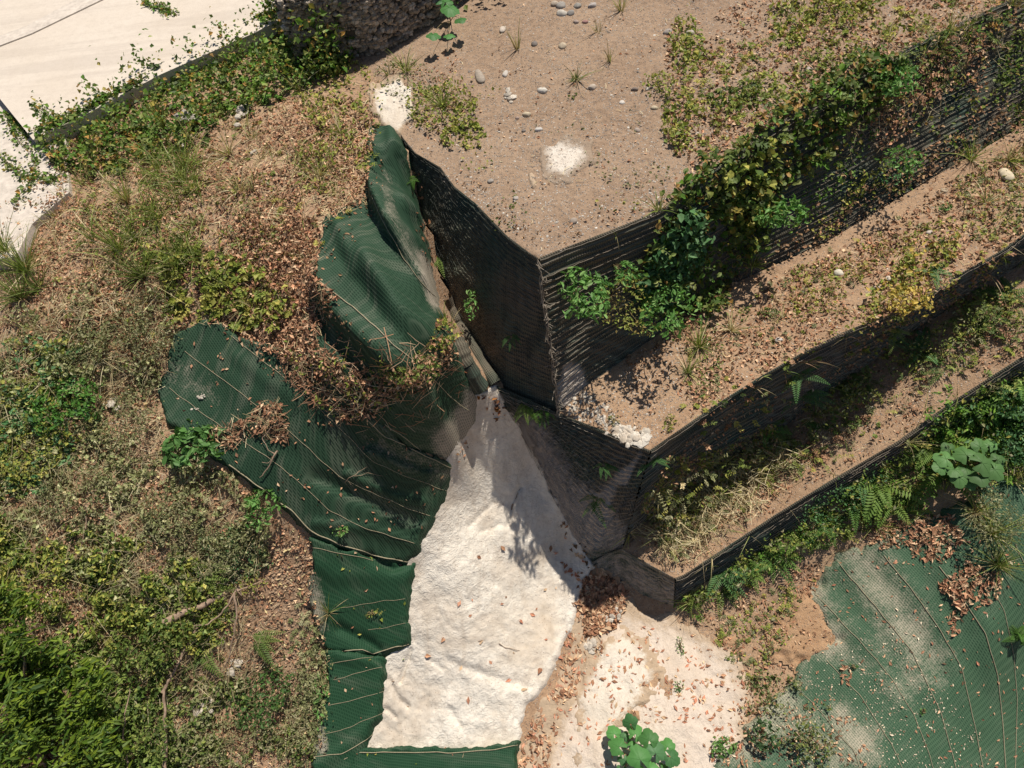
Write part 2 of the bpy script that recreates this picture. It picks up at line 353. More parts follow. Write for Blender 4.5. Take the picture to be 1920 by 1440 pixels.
# ------------------------------------------------------------------ TERRACES
def ruled(A, B, n, m, zf=None):
    a = resample([tuple(un(*p)) for p in A], n); b = resample([tuple(un(*p)) for p in B], n)
    s = np.linspace(0, 1, m)[None, :, None]; P = a[:, None]*(1-s)+b[:, None]*s
    if zf is not None:
        e = np.sin(np.pi*np.linspace(0, 1, m))[None]**.35
        P[..., 2] += zf(P[..., 0], P[..., 1])*e
    return P
def terr(name, A, B, n, m, mat, amp=.09):
    P = ruled(A, B, n, m, lambda x, y: (fbm(x*1.1, y*1.1, 11)-.5)*amp+(fbm(x*7, y*7, 12, 3)-.5)*.04)
    V = P.reshape(-1, 3); F = gridfaces(n, m); BASE.append((V, F)); return mesh_obj(name, V, F, mat, kind='structure')
terr('upper_terrace', [(1010,487,4.95)]+T1L[::-1][1:]+E1[1:], T1R, 150, 110, M_soil2)
terr('middle_terrace', F1R, [(1050,779,3.0),(1130,808,3.0),(1218,846,3.0)]+T2R[1:], 150, 40, M_soil)
terr('lower_terrace', F2R, [(1165,1030,.8),(1215,1058,.8),(1265,1085,.8)]+T3R[1:], 150, 40, M_soil)

# ------------------------------------------------------------------ RETAINING WALLS
def wall_face(name, T, F, nrow, root, pitch_u=.09, ledge=.022, dust_and_sun=None, wires=True, wmat=None, wr=.003, lip=.03):
    a = resample([tuple(un(*p)) for p in T], 160); b = resample([tuple(un(*p)) for p in F], 160)
    a = a+np.array([0, 0, lip]); b = b+np.array([0, 0, -.12])
    d = b-a; up = np.array([0, 0, 1.]); tang = np.gradient(a, axis=0)+np.gradient(b, axis=0); nrm = np.cross(up, tang); nrm[:, 2] = 0; nrm /= np.linalg.norm(nrm, axis=1, keepdims=True)+1e-9
    view = CAMP-a.mean(0); sgn = np.sign((nrm @ (np.array([0, 0, 0])-np.array([a.mean(0)[0], a.mean(0)[1]+3, 0]))).mean()) or 1
    nrm *= sgn
    vs, offs = [], []
    for k in range(nrow):
        for f_, o_ in ((0, .0), (.1, 1.), (.4, .7), (.9, .1)):
            vs.append((k+f_)/nrow); offs.append(o_*ledge)
    vs.append(1); offs.append(0); vs = np.array(vs); offs = np.array(offs)
    nzz = (fbm(np.arange(160)[:, None]*.12+vs[None]*3, vs[None]*6+np.arange(160)[:, None]*.03, 21)-.5)
    P = a[:, None]+d[:, None]*vs[None, :, None]+nrm[:, None]*(offs[None, :]*(.4+1.2*vn(np.arange(160)[:, None]*.35, vs[None]*nrow, 31))+nzz*.10*np.sin(np.pi*vs[None]))[..., None]
    V = P.reshape(-1, 3); Fc = gridfaces(160, len(vs))
    ul = np.r_[0, np.cumsum(np.linalg.norm(np.diff((a+b)/2, axis=0), axis=1))]; hl = np.linalg.norm(d, axis=1)
    uv = np.stack([np.repeat(ul, len(vs)), (vs[None]*hl[:, None]).ravel()], 1)
    px, py = proj(V); du = dust_and_sun(px, py) if dust_and_sun else np.zeros(len(V))
    BASE.append((V, Fc))
    o = mesh_obj('netting_face', child_local(V, root), Fc, M_wall, root, uv=uv, attrs={'dust_and_sun': du})
    if wires:
        L, R = [], []
        for k in range(nrow):
            v = (k+.1)/nrow; row = a+d*v+nrm*(ledge*1.25+.003)
            i0 = 0
            x = np.linspace(0, 159, int(ul[-1]/.045)+4)
            rr = np.stack([np.interp(x, np.arange(160), row[:, c]) for c in range(3)], 1)
            off_n = np.stack([np.interp(x, np.arange(160), nrm[:, c]) for c in range(3)], 1)
            wob = (vn(x*1.7, k+0*x, 41)-.5); rr = rr+off_n*(wob*.016)[:, None]; rr[:, 2] += (vn(x*1.3, k*3+0*x, 43)-.5)*.010
            g = vn(x*.09, k*1.0+0*x, 47) > .42; st = None
            for q in range(len(x)):
                if g[q] and st is None: st = q
                if (not g[q] or q == len(x)-1) and st is not None:
                    if q-st > 3: L.append(rr[st:q]); R.append(wr)
                    st = None
        # steep zig-zag strands of the hexagonal mesh
        nu = int(ul[-1]/.16) if wmat else 0
        for q in range(nu):
            x = np.full(nrow*2, q/nu*159)+np.tile([0, .8], nrow)*159/nu*.5
            v = np.linspace(.01, .99, nrow*2)
            aa = np.stack([np.interp(x, np.arange(160), a[:, c]) for c in range(3)], 1); dd_ = np.stack([np.interp(x, np.arange(160), d[:, c]) for c in range(3)], 1); nn = np.stack([np.interp(x, np.arange(160), nrm[:, c]) for c in range(3)], 1)
            L.append(aa+dd_*v[:, None]+nn*(ledge*1.3)); R.append(wr*.6)
        TV, TF = tubes(L, R, 3); mesh_obj('wire_mesh', child_local(TV, root), TF, wmat or M_wire, root)
    return a, b, nrm
def edge_strip(root, p0, p1, r=.012):
    p0 = un(*p0)+np.array([0, 0, .05]); p1 = un(*p1); t = np.linspace(0, 1, 60)[:, None]; c = p0*(1-t)+p1*t
    L, R = [], []
    for k in range(4):
        L.append(c+(np.stack([vn(t[:, 0]*25, k*5.+0*t[:, 0], s) for s in (1, 2, 3)], 1)-.5)*.05+np.array([0, -.03, .0])); R.append(.006)
    for k in range(55):
        q = c[rng.integers(0, 59)]; L.append(np.array([q, q+rng.normal(0, .04, 3)+[.02, -.03, 0], q+rng.normal(0, .06, 3)+[.05, -.03, 0]])); R.append(.004)
    V, F = tubes(L, R, 4); mesh_obj('corner_lacing', child_local(V, root), F, M_wire, root)
def W(lines, rad):  # pale cover and painted sun helper: distance to polyline in px
    return lambda x, y: sum(a*np.exp(-(linedist(l, x, y)[0]/r)**2) for l, r, a in lines)-.55
w1 = empty('retaining_wall', tuple(un(1048,776,3.0)), 'tallest upper retaining wall of dark netting, holding the wide gravel terrace', 'wall')
wall_face('l', T1L, F1L, 34, w1, ledge=.012, wmat=M_wireD, wr=.003, dust_and_sun=W([([(880,600),(1000,740)], 60, .55), ([(760,280),(850,560)], 14, .5)], 1))
wall_face('r', T1R, F1R, 30, w1, ledge=.028, dust_and_sun=W([([(1075,705),(1095,760)], 30, 1.7), ([(1050,740),(1090,770)], 22, 1.2), ([(1060,660),(1160,600)], 30, .35), ([(1060,560),(1200,480)], 40, .25)], 1))
edge_strip(w1, (1010,487,4.95), (1048,776,3.0))
w2 = empty('retaining_wall', tuple(un(1165,1026,.78)), 'middle retaining wall of dark netting streaked with pale cement, below the soil ledge', 'wall')
wall_face('l', T2L, F2L, 30, w2, ledge=.03, dust_and_sun=W([([(1165,880),(1120,960),(1080,1010)], 14, .5), ([(960,770),(1060,880),(1130,1000),(1200,1060)], 75, .55), ([(980,830),(1030,940),(1080,1030)], 40, .75), ([(1090,960),(1150,1010)], 40, .4), ([(1000,800),(1100,900),(1150,960)], 80, .42), ([(1200,850),(1170,900)], 12, 1.0)], 1))
wall_face('r', T2R, F2R, 22, w2, ledge=.03, dust_and_sun=W([([(1228,850),(1235,880)], 6, 1.1), ([(1200,900),(1190,980)], 25, .6)], 1))
w3 = empty('retaining_wall', tuple(un(1264,1139,0)), 'lowest retaining wall, short, its netting corner ending beside the white concrete floor', 'wall')
wall_face('l', T3L, F3L, 12, w3, ledge=.012, wires=False, dust_and_sun=W([([(1110,1055),(1180,1075),(1262,1125)], 90, 1.1)], 1))
wall_face('r', T3R, F3R, 11, w3, ledge=.035, wr=.004, dust_and_sun=W([([(1270,1110),(1400,1020),(1600,900)], 60, .62)], 1))  # pale band puts raking sun stripes into the face colour

# ------------------------------------------------------------------ DRAPED PATCHES (sprayed concrete, netting)
def patch(name, poly, mat, thick=.05, edge=10, res=.025, zf=Zgd, extra=None, parent=None, kind=None, noise_px=8, nscale=.05, uvrot=0, uvz=.6, dust_and_sun=None, base=True, sink=.12):
    p = np.array(poly, float); q = []
    for a, b in poly:
        z = 2.5
        for _ in range(40):
            P = un(a, b, z); z = z*.5+.5*float(zf(P[0:1], P[1:2])[0])
        q.append(un(a, b, z)[:2])
    q = np.array(q); x0, y0 = q.min(0)-.3; x1, y1 = q.max(0)+.3
    X, Y = np.meshgrid(np.arange(x0, x1, res), np.arange(y0, y1, res), indexing='ij')
    Z = zf(X, Y); px, py = proj(np.stack([X, Y, Z], -1))
    sd = polysd(poly, px, py)+(fbm(px*nscale, py*nscale, 77)-.5)*2*noise_px
    h = -sink+(thick+sink)*ss(sd, -edge, edge)
    if extra is not None: h = h+extra(px, py, X, Y)*ss(sd, -edge*.5, edge*2)
    Z = Z+h; V = np.stack([X, Y, Z], -1).reshape(-1, 3); F = gridfaces(*X.shape)
    k = (sd.ravel()[F] > -edge*1.1).any(1); F = F[k]
    used = np.unique(F); mp = np.full(len(V), -1); mp[used] = np.arange(len(used)); V = V[used]; F = mp[F]
    c, s = math.cos(uvrot), math.sin(uvrot)
    uv = np.stack([V[:, 0]*c+V[:, 1]*s, -V[:, 0]*s+V[:, 1]*c-uvz*V[:, 2]], 1)
    px, py = proj(V); du = dust_and_sun(px, py) if dust_and_sun else np.zeros(len(V))
    if base: BASE.append((V, F))
    VV = V if parent is None else child_local(V, parent)
    return mesh_obj(name, VV, F, mat, parent, uv=uv, kind=kind, attrs={'dust_and_sun': du})
def lumps(a=.03, s=7, seed=90):
    def f(px, py, X, Y):
        n = fbm(X*s, Y*s, seed, 4); r = 1-np.abs(2*fbm(X*s*1.6+n, Y*s*.9, seed+5, 3)-1)
        return (n-.5)*a*2+(r-.6)*a*.9+(fbm(X*1.2, Y*1.2, seed+9)-.5)*.09
    return f
MOUND = [(893,738),(930,722),(968,770),(1004,845),(1040,930),(1072,990),(1110,1046),(1120,1066),(1094,1088),(1086,1130),(1072,1180),(1052,1230),(1022,1290),(985,1330),(975,1412),(676,1412),(700,1340),(703,1245),(748,1210),(752,1100),(777,1000),(828,870),(850,815)]
def creases(px, py):
    r = 0
    for l, d_, w_ in (([(803,955),(770,1000),(800,1010)], .05, 5), ([(772,1220),(752,1280)], .10, 3), ([(730,1275),(748,1310),(765,1325)], .07, 5), ([(985,1010),(940,985),(905,1000)], .03, 5), ([(840,1240),(900,1262),(990,1290)], .05, 9), ([(725,1330),(742,1345)], .07, 5), ([(975,915),(960,950),(955,985)], .08, 4), ([(925,945),(900,970),(880,990)], .05, 4), ([(845,1330),(865,1362)], .05, 5), ([(800,1235),(832,1256)], .04, 4)):
        r = r-min(d_*.8, .06)*np.exp(-(linedist(l, px, py)[0]/w_)**2)
    return r
lm = lumps(.022)
patch('sprayed_concrete_slope', MOUND, M_shot, .06, 7, .02, extra=lambda px, py, X, Y: lm(px, py, X, Y)+creases(px, py), kind='structure')
FLD = lambda poly, r: (lambda x, y: np.clip(polysd(poly, x, y)/r, -1, 1.1))
FL1 = [(1130,1085),(1165,1100),(1225,1145),(1262,1145),(1330,1180),(1400,1230),(1430,1300),(1410,1370),(1400,1500),(960,1500),(975,1400),(1020,1300),(1055,1230),(1072,1160),(1090,1100)]
patch('sprayed_concrete_floor', FL1, M_shotB, .02, 20, .03, extra=lumps(.018, 6, 95), kind='structure', noise_px=24, dust_and_sun=lambda x, y: FLD(FL1, 60)(x, y)-.75*np.exp(-(linedist([(1120,1080),(1125,1170),(1085,1260),(1040,1340),(1010,1440)], x, y)[0]/42)**2), sink=.07)
FL2 = [(1110,1210),(1180,1160),(1225,1200),(1240,1270),(1200,1340),(1150,1380),(1140,1500),(1060,1500),(1075,1380),(1070,1300)]
patch('sprayed_concrete_core', FL2, M_shotC, .035, 16, .03, extra=lumps(.02, 6, 96), kind='structure', noise_px=30, nscale=.07, dust_and_sun=FLD(FL2, 45), sink=.07)
CS = [(690,160),(745,138),(785,160),(785,210),(770,240),(745,256),(708,240),(692,200)]
patch('cement_spill', CS, M_shotC, .03, 10, .02, extra=lumps(.01, 6, 97), kind='structure', zf=lambda x, y: np.maximum(Zgd(x, y), 4.955), noise_px=16, nscale=.08, dust_and_sun=FLD(CS, 26))
zt = lambda x, y: 0*np.asarray(x)+4.95+(fbm(x*1.1, y*1.1, 11)-.5)*.09+.01
CP = [(1008,275),(1050,248),(1105,262),(1115,305),(1066,345),(1018,335)]
patch('cement_splash', CP, M_shotT, .014, 9, .02, dust_and_sun=lambda x, y: FLD(CP, 34)(x, y)+.05, zf=zt, extra=lumps(.006, 8, 98), kind='structure', noise_px=26, nscale=.05)
patch('cement_splash', [(985,325),(1000,320),(1012,350),(998,356)], M_shotB, .02, 5, .015, zf=zt, kind='structure', noise_px=5, nscale=.1)
zor = lambda X, Y: Zg(X, Y)+(fbm(X*1.3, Y*1.3, 3)-.5)*.10+.085
patch('ochre_soil_stain', [(1495,1120),(1545,1135),(1562,1190),(1540,1218),(1490,1240),(1450,1215),(1470,1185),(1485,1160)], M_orange, .012, 12, .025, kind='structure', noise_px=24, nscale=.06, zf=zor, sink=.06)
patch('ochre_soil_stain', [(1350,1195),(1380,1190),(1380,1214),(1345,1214)], M_orange, .03, 6, .03, kind='structure', noise_px=9)
patch('ochre_soil_stain', [(1180,1332),(1200,1330),(1208,1364),(1190,1352)], M_orange, .06, 6, .03, kind='structure', noise_px=9)

def foldf(fs):
    """fs: (polyline, height, width_px_left, width_px_right)"""
    def f(px, py, X, Y):
        r = (fbm(X*1.5, Y*1.5, 51)-.5)*.03
        for l, h, wl, wr_ in fs:
            d, s = linedist(l, px, py); r = r+h*np.where(s > 0, np.exp(-(d/wl)**2), np.exp(-(d/wr_)**2))
        return r
    return f
def netting(label, poly, mat, folds, rot, ropes, thick=.05, dust_and_sun=None, res=.025, edge=5, noise_px=7, streak=None):
    px, py = np.mean(poly, 0); root = empty('netting_sheet', (0, 0, 0), label, 'netting')
    z = 2.
    for _ in range(40): P = un(px, py, z); z = z*.5+.5*float(Zg(P[0:1], P[1:2])[0])
    root.location = un(px, py, z)
    ex = foldf(folds)
    patch('netting', poly, mat, thick, edge, res, extra=ex, parent=root, zf=lambda X, Y: Zg(X, Y)+(fbm(X*1.3, Y*1.3, 3)-.5)*.10+.03, uvrot=rot, dust_and_sun=dust_and_sun, noise_px=noise_px, nscale=.06)
    V, F = BASE[-1]; tr = BVHTree.FromPolygons(V.tolist(), F.tolist())
    for line, r in ropes:
        pts = []
        L = resample([(a, b, 0) for a, b in line], max(8, int(len(line)*14)))
        rr = rays(L[:, 0], L[:, 1]+(vn(L[:, 0]*.05, L[:, 1]*.05, 9)-.5)*4)
        for d in rr:
            h = tr.ray_cast(Vector(CAMP), Vector(d))
            if h[0] is not None: pts.append(np.array(h[0])+np.array([0, 0, r*.9+.002]))
        if len(pts) > 4:
            pts = np.array(pts); pts[1:-1] = (pts[:-2]+pts[1:-1]*2+pts[2:])/4
            TV, TF = tubes([pts], [r*.72], 5); mesh_obj('seam_rope', child_local(TV, root), TF, M_rope, root)
    return root
netting('upper folded green netting sheet hanging beside the tall wall, with a deep shaded pleat', 
 [(697,238),(735,252),(757,268),(768,320),(790,410),(808,500),(822,570),(850,632),(868,680),(893,745),(893,785),(868,822),(846,858),(770,842),(690,795),(640,770),(590,700),(575,610),(596,520),(612,415),(680,385),(700,330),(690,280)],
 M_net, [([(700,330),(712,400),(738,450),(775,508),(818,560)], .30, 40, 8), ([(690,420),(715,470),(745,520),(775,560),(800,590)], -.07, 20, 20), ([(588,535),(630,605),(690,668),(745,722)], .20, 34, 7), ([(575,570),(620,640),(680,700),(735,750)], -.08, 14, 14), ([(690,500),(750,585),(830,665)], .09, 22, 22), ([(655,500),(720,600),(800,690)], -.07, 18, 18), ([(740,260),(745,330),(775,420)], .08, 12, 12), ([(760,740),(830,800)], .05, 14, 20), ([(850,660),(880,740)], .08, 10, 20), ([(640,440),(670,520)], .05, 12, 12)], .75,
 [([(600,528),(625,548),(660,575),(700,610),(740,650),(775,678)], .010), ([(775,678),(820,718),(862,760),(880,772)], .006), ([(697,370),(715,410),(738,450),(760,490),(790,530),(818,560)], .006), ([(722,795),(790,845)], .008)],
 thick=.15, dust_and_sun=lambda x, y: .55*np.exp(-(linedist([(722,330),(735,400),(765,460),(800,520),(825,580)], x, y)[0]/20)**2)+.95*np.exp(-(linedist([(888,750),(872,800),(840,845)], x, y)[0]/34)**2)+.35*np.exp(-(linedist([(860,810),(740,800)], x, y)[0]/30)**2)+.6*np.exp(-(linedist([(800,480),(815,560)], x, y)[0]/16)**2)-.15, edge=4)  # ridge side paled as painted sunlit weave; lower edge is real dust
netting('wide green netting sheet with thin diagonal seams, dry leaf heaps lying across it',
 [(400,600),(455,635),(530,655),(600,680),(690,765),(770,842),(850,872),(846,915),(820,965),(798,1012),(785,1045),(760,1062),(640,1032),(585,1010),(548,968),(500,928),(430,880),(370,835),(318,800),(296,740),(318,690),(330,630)],
 M_net, [([(690,790),(740,830),(850,880)], .10, 7, 10), ([(700,830),(800,880)], -.11, 14, 14), ([(700,860),(760,885),(850,905)], .08, 10, 10), ([(500,860),(640,960),(790,1010)], .04, 30, 30), ([(600,900),(780,980)], -.09, 14, 14), ([(660,900),(740,940),(800,950)], .07, 9, 12), ([(600,990),(700,1000),(790,1030)], .06, 10, 10), ([(450,680),(560,760)], .03, 14, 14), ([(420,700),(560,830),(700,930)], .03, 26, 26)], .65,
 [([(433,630),(530,707),(583,750),(640,807),(700,867),(760,893),(840,923)], .005), ([(347,660),(450,737),(540,807),(640,897),(720,935),(773,957),(820,970)], .005), ([(318,728),(385,780),(460,830),(533,880),(617,957),(690,993),(793,1023)], .005),
  ([(430,873),(500,923),(550,960),(583,997),(640,1023),(730,1048),(767,1055),(788,1040)], .011), ([(690,790),(723,820),(773,843),(847,880)], .010)],
 thick=.10, dust_and_sun=lambda x, y: .35*np.exp(-(linedist([(330,700),(400,740)], x, y)[0]/40)**2)+.35*np.exp(-(linedist([(700,830),(850,900)], x, y)[0]/50)**2)-.02)
netting('green netting sheet beside the top half of the white slope, ending in a roped hem',
 [(583,1008),(640,1030),(760,1060),(785,1048),(776,1100),(768,1130),(772,1212),(725,1228),(690,1232),(615,1222),(600,1190),(578,1120),(590,1060)],
 M_netC, [([(700,1045),(740,1068),(790,1050)], -.12, 12, 10), ([(640,1180),(700,1210),(730,1240)], -.10, 10, 10), ([(590,1060),(640,1085),(760,1090)], .05, 18, 18), ([(640,1140),(770,1110)], .03, 22, 22)], .1,
 [([(587,1027),(633,1038),(700,1050)], .005), ([(640,1140),(767,1120)], .003), ([(600,1226),(640,1223),(680,1217),(700,1227),(767,1207)], .009), ([(690,1182),(767,1168)], .003)], thick=.125,
 dust_and_sun=lambda x, y: .7*np.exp(-(linedist([(585,1090),(600,1170)], x, y)[0]/22)**2)-.1)
netting('narrow green netting strip beside the cracked lower edge of the white slope',
 [(612,1218),(700,1226),(728,1238),(722,1290),(716,1345),(690,1402),(650,1470),(585,1470),(598,1340),(618,1290)],
 M_netC, [([(640,1235),(720,1245)], .05, 12, 12), ([(690,1225),(730,1250)], -.10, 8, 8), ([(600,1440),(660,1400),(715,1350)], .04, 14, 14)], .15,
 [([(625,1276),(717,1250)], .004), ([(615,1325),(723,1295)], .004), ([(600,1378),(640,1370),(723,1333)], .004), ([(587,1417),(640,1415),(673,1397),(717,1365)], .007), ([(605,1245),(700,1232)], .004)], thick=.125,
 dust_and_sun=lambda x, y: .9*np.exp(-(linedist([(590,1370),(600,1400)], x, y)[0]/20)**2)-.1)
netting('green netting strip along the bottom below the white slope, with one long pale hem rope',
 [(640,1420),(690,1402),(800,1402),(900,1400),(972,1390),(970,1500),(620,1500)], M_netC, [([(690,1402),(970,1393)], .05, 8, 8)], .05,
 [([(645,1425),(673,1411),(760,1411),(857,1411),(930,1405),(971,1397)], .008)], thick=.125, dust_and_sun=lambda x, y: .3+0*x-.4)
S6 = [(1690,985),(1600,1035),(1560,1050),(1520,1110),(1532,1170),(1565,1200),(1500,1235),(1485,1275),(1430,1325),(1385,1385),(1340,1440),(1330,1520),(2080,1520),(2080,820),(1900,870),(1830,930)]
netting('large dusty green netting sheet with curved parallel seams, spread over the ground in the corner', S6, M_netB,
 [([(1570,1053),(1660,1160),(1740,1287),(1793,1440)], .03, 20, 20), ([(1657,1043),(1763,1183),(1827,1360)], .03, 20, 20), ([(1523,1107),(1630,1223),(1740,1407)], .03, 20, 20), ([(1760,1063),(1847,1187),(1885,1440)], .05, 22, 22)], .62,
 [([(1570,1053),(1620,1113),(1660,1160),(1710,1223),(1740,1287),(1763,1333),(1795,1450)], .007), ([(1657,1043),(1723,1123),(1763,1183),(1803,1253),(1827,1360),(1845,1450)], .007), ([(1523,1107),(1563,1150),(1630,1223),(1670,1270),(1713,1340),(1740,1407),(1752,1450)], .006),
  ([(1550,1240),(1610,1300),(1670,1393),(1696,1450)], .006), ([(1480,1273),(1527,1323),(1600,1407),(1616,1450)], .006), ([(1760,1063),(1790,1100),(1820,1147),(1847,1187),(1870,1267),(1880,1360),(1886,1450)], .008), ([(1863,1107),(1883,1147),(1900,1227),(1907,1310),(1903,1450)], .006),
  ([(1707,990),(1763,1047)], .007), ([(1407,1413),(1440,1450)], .006), ([(1903,1020),(1922,1060)], .006)],
 thick=.05, res=.035, edge=9, noise_px=26,
 dust_and_sun=lambda x, y: .16*fbm(x*.01, y*.01, 5)+.34*np.exp(-(np.maximum(polysd(S6, x, y), 0)/40)**2)*(x < 1700)*(.3+1.2*fbm(x*.03, y*.03, 88))+.22*np.exp(-(linedist([(1500,1110),(1600,1230),(1680,1300),(1640,1360)], x, y)[0]/45)**2)+.32*np.exp(-(linedist([(1400,1400),(1480,1340),(1560,1420)], x, y)[0]/60)**2)+.45*np.exp(-(linedist([(1650,1100),(1740,1230)], x, y)[0]/60)**2)+.35*np.exp(-(linedist([(1570,1330),(1640,1430)], x, y)[0]/25)**2))
# ------------------------------------------------------------------ BVH of all base surfaces
def bvh():
    Vs, Fs, o = [], [], 0
    for V, F in BASE:
        Vs.append(V); Fs += [tuple(dict.fromkeys(f)) for f in (F+o).tolist()]; o += len(V)
    return BVHTree.FromPolygons(np.concatenate(Vs).tolist(), Fs)
TREE = bvh()
def hit(px, py):
    d = rays(np.atleast_1d(px), np.atleast_1d(py)); P = np.full((len(d), 3), np.nan); Nn = np.zeros((len(d), 3)); c = Vector(CAMP)
    for i, v in enumerate(d.tolist()):
        h = TREE.ray_cast(c, v)
        if h[0] is not None: P[i] = h[0]; n = h[1]; Nn[i] = n if n.z >= 0 else -n
    ok = ~np.isnan(P[:, 0]); return P, Nn, ok
def at(px, py):
    P, Nn, ok = hit([px], [py]); return P[0], Nn[0]
def mpp(P): return np.linalg.norm(P-CAMP)/FPX

# ------------------------------------------------------------------ ROAD AND RAISED SLAB (top left)
def slab(name, poly, z, th, mat, kind='structure'):
    top = np.array([un(a, b, z) for a, b in poly]); n = len(top); bot = top-np.array([0, 0, th])
    me = bpy.data.meshes.new(name); me.from_pydata(np.concatenate([top, bot]).tolist(), [], [list(range(n))]+[[i, i+n, (i+1) % n+n, (i+1) % n] for i in range(n)])
    me.materials.append(mat); o = bpy.data.objects.new(name, me); col.objects.link(o); o['kind'] = kind
    bm = __import__('bmesh').new(); bm.from_mesh(me); __import__('bmesh').ops.recalc_face_normals(bm, faces=bm.faces); bm.to_mesh(me)
    BASE.append((np.concatenate([top, bot]), np.array([[0, i, i+1, i+1] for i in range(1, n-1)])))
    return o
slab('concrete_road', [(-400,0),(-400,560),(30,480),(60,420),(130,360),(125,290),(120,230),(100,150)], 5.08, .3, M_concB)
slab('concrete_pavement', [(-40,110),(-6,178),(62,262),(160,215),(300,140),(480,60),(640,-20),(760,-110),(1000,-400),(-500,-600),(-600,350)], 5.22, .35, M_conc)
slab('concrete_kerb', [(-600,385),(-60,108),(60,62),(230,-20),(420,-130),(400,-140),(210,-38),(50,48),(-70,92),(-620,360)], 5.24, .1, M_concB)
TREE = bvh()

# ------------------------------------------------------------------ LEAVES
def pal(*cs): return np.array(cs, float)
P_DRY = pal((.46,.285,.175),(.38,.22,.135),(.31,.165,.10),(.22,.12,.075),(.54,.38,.25),(.12,.075,.045),(.42,.22,.13))
P_DRYD = pal((.27,.17,.10),(.18,.11,.065),(.31,.17,.10),(.12,.075,.045),(.38,.25,.14))
P_RED = pal((.42,.19,.12),(.46,.24,.16),(.36,.20,.12),(.52,.37,.24),(.28,.14,.085))
P_STRAW = pal((.58,.48,.28),(.48,.40,.22),(.66,.57,.37),(.36,.28,.15))
P_GG = pal((.19,.20,.09),(.24,.24,.12),(.15,.17,.07),(.27,.26,.15),(.10,.11,.045))
P_YG = pal((.22,.25,.045),(.18,.22,.04),(.28,.28,.07),(.12,.16,.03),(.34,.31,.08))
P_GR = pal((.10,.145,.03),(.065,.11,.022),(.14,.185,.045),(.19,.22,.06),(.05,.08,.018))
P_BR = pal((.10,.21,.03),(.08,.17,.02),(.14,.25,.035),(.19,.29,.055),(.05,.11,.015))
P_BG = pal((.055,.14,.05),(.08,.18,.065),(.045,.11,.04),(.11,.21,.09))
P_MIX = np.concatenate([P_DRY[:5], P_GG[:3], P_YG[:3]])
P_VINE = np.concatenate([P_GR, P_GR[:4], P_BR[:3], pal((.28,.23,.05),(.34,.20,.06))])
def mkleaves(P, Nn, size, palette, tilt=.6, asp=.45, big=False, up=None, cvar=.25, dirv=None, colr=None):
    """P centres, Nn base normals; returns V,F,C"""
    n = len(P); size = np.broadcast_to(size, (n,))*rng.uniform(.45, 1.55, n)
    nn = Nn+rng.normal(0, tilt, (n, 3)); nn /= np.linalg.norm(nn, axis=1, keepdims=True)+1e-9
    r = rng.normal(0, 1, (n, 3)) if dirv is None else dirv+rng.normal(0, .35, (n, 3))
    t = r-(r*nn).sum(1, keepdims=True)*nn; t /= np.linalg.norm(t, axis=1, keepdims=True)+1e-9; b = np.cross(nn, t)
    s = size[:, None]; a = asp*rng.uniform(.75, 1.25, (n, 1)); fold = rng.uniform(.05, .35, (n, 1))*s*a
    curl = rng.uniform(-.25, .1, (n, 1))*s
    ctr = (palette[rng.integers(0, len(palette), n)] if colr is None else colr)*rng.uniform(1-cvar, 1+cvar, (n, 1))*1.2
    if not big:
        V = np.stack([P-t*s*.5, P+b*s*a*.5+nn*fold-t*s*.03, P+t*s*.5+nn*curl, P-b*s*a*.5+nn*fold-t*s*.03], 1)
        i = np.arange(n)[:, None]*4; F = np.concatenate([i+[0, 1, 2], i+[0, 2, 3]]); k = 4
    else:
        V = np.stack([P-t*s*.5, P-t*s*.22+b*s*a*.42+nn*fold, P+t*s*.15+b*s*a*.40+nn*fold*.9, P+t*s*.5+nn*curl, P+t*s*.15-b*s*a*.40+nn*fold*.9, P-t*s*.22-b*s*a*.42+nn*fold, P], 1)
        i = np.arange(n)[:, None]*7; F = np.concatenate([i+[6, 0, 1], i+[6, 1, 2], i+[6, 2, 3], i+[6, 3, 4], i+[6, 4, 5], i+[6, 5, 0]]); k = 7
    return V.reshape(-1, 3), F, np.repeat(ctr, k, 0)
def mkblades(B, length, palette, spread=.6, width=.006, n=40, up=(0, 0, 1), droop=.5, cvar=.25, rad=.04):
    """one tuft at B"""
    up = np.array(up, float); az = rng.uniform(0, 2*np.pi, n); sp = rng.uniform(.05, 1, n)*spread
    d = np.stack([np.cos(az)*np.sin(sp), np.sin(az)*np.sin(sp), np.cos(sp)], 1)+up-np.array([0, 0, 1])
    L = length*rng.uniform(.45, 1.1, n); base = B+np.stack([np.cos(az), np.sin(az), 0*az], 1)*rng.uniform(0, rad, (n, 1))
    side = np.cross(d, rng.normal(0, 1, (n, 3))); side /= np.linalg.norm(side, axis=1, keepdims=True)+1e-9
    c = palette[rng.integers(0, len(palette), n)]*rng.uniform(1-cvar, 1+cvar, (n, 1)); seg = 5; Vs = []
    dr = droop*rng.uniform(.4, 1.3, n)
    for k in range(seg+1):
        u = k/seg; p = base+d*(L*u)[:, None]; p[:, :2] += d[:, :2]*(dr*L*u*u*.5)[:, None]; p[:, 2] -= dr*L*u*u*.55
        wv = width*(1-u**1.6)*side+1e-4*side; Vs += [p-wv, p+wv]
    V = np.stack(Vs, 1); m = 2*(seg+1); i = np.arange(n)[:, None]*m
    F = np.concatenate([i+[2*k, 2*k+1, 2*k+3, 2*k+2] for k in range(seg)])
    return V.reshape(-1, 3), F, np.repeat(c, m, 0)
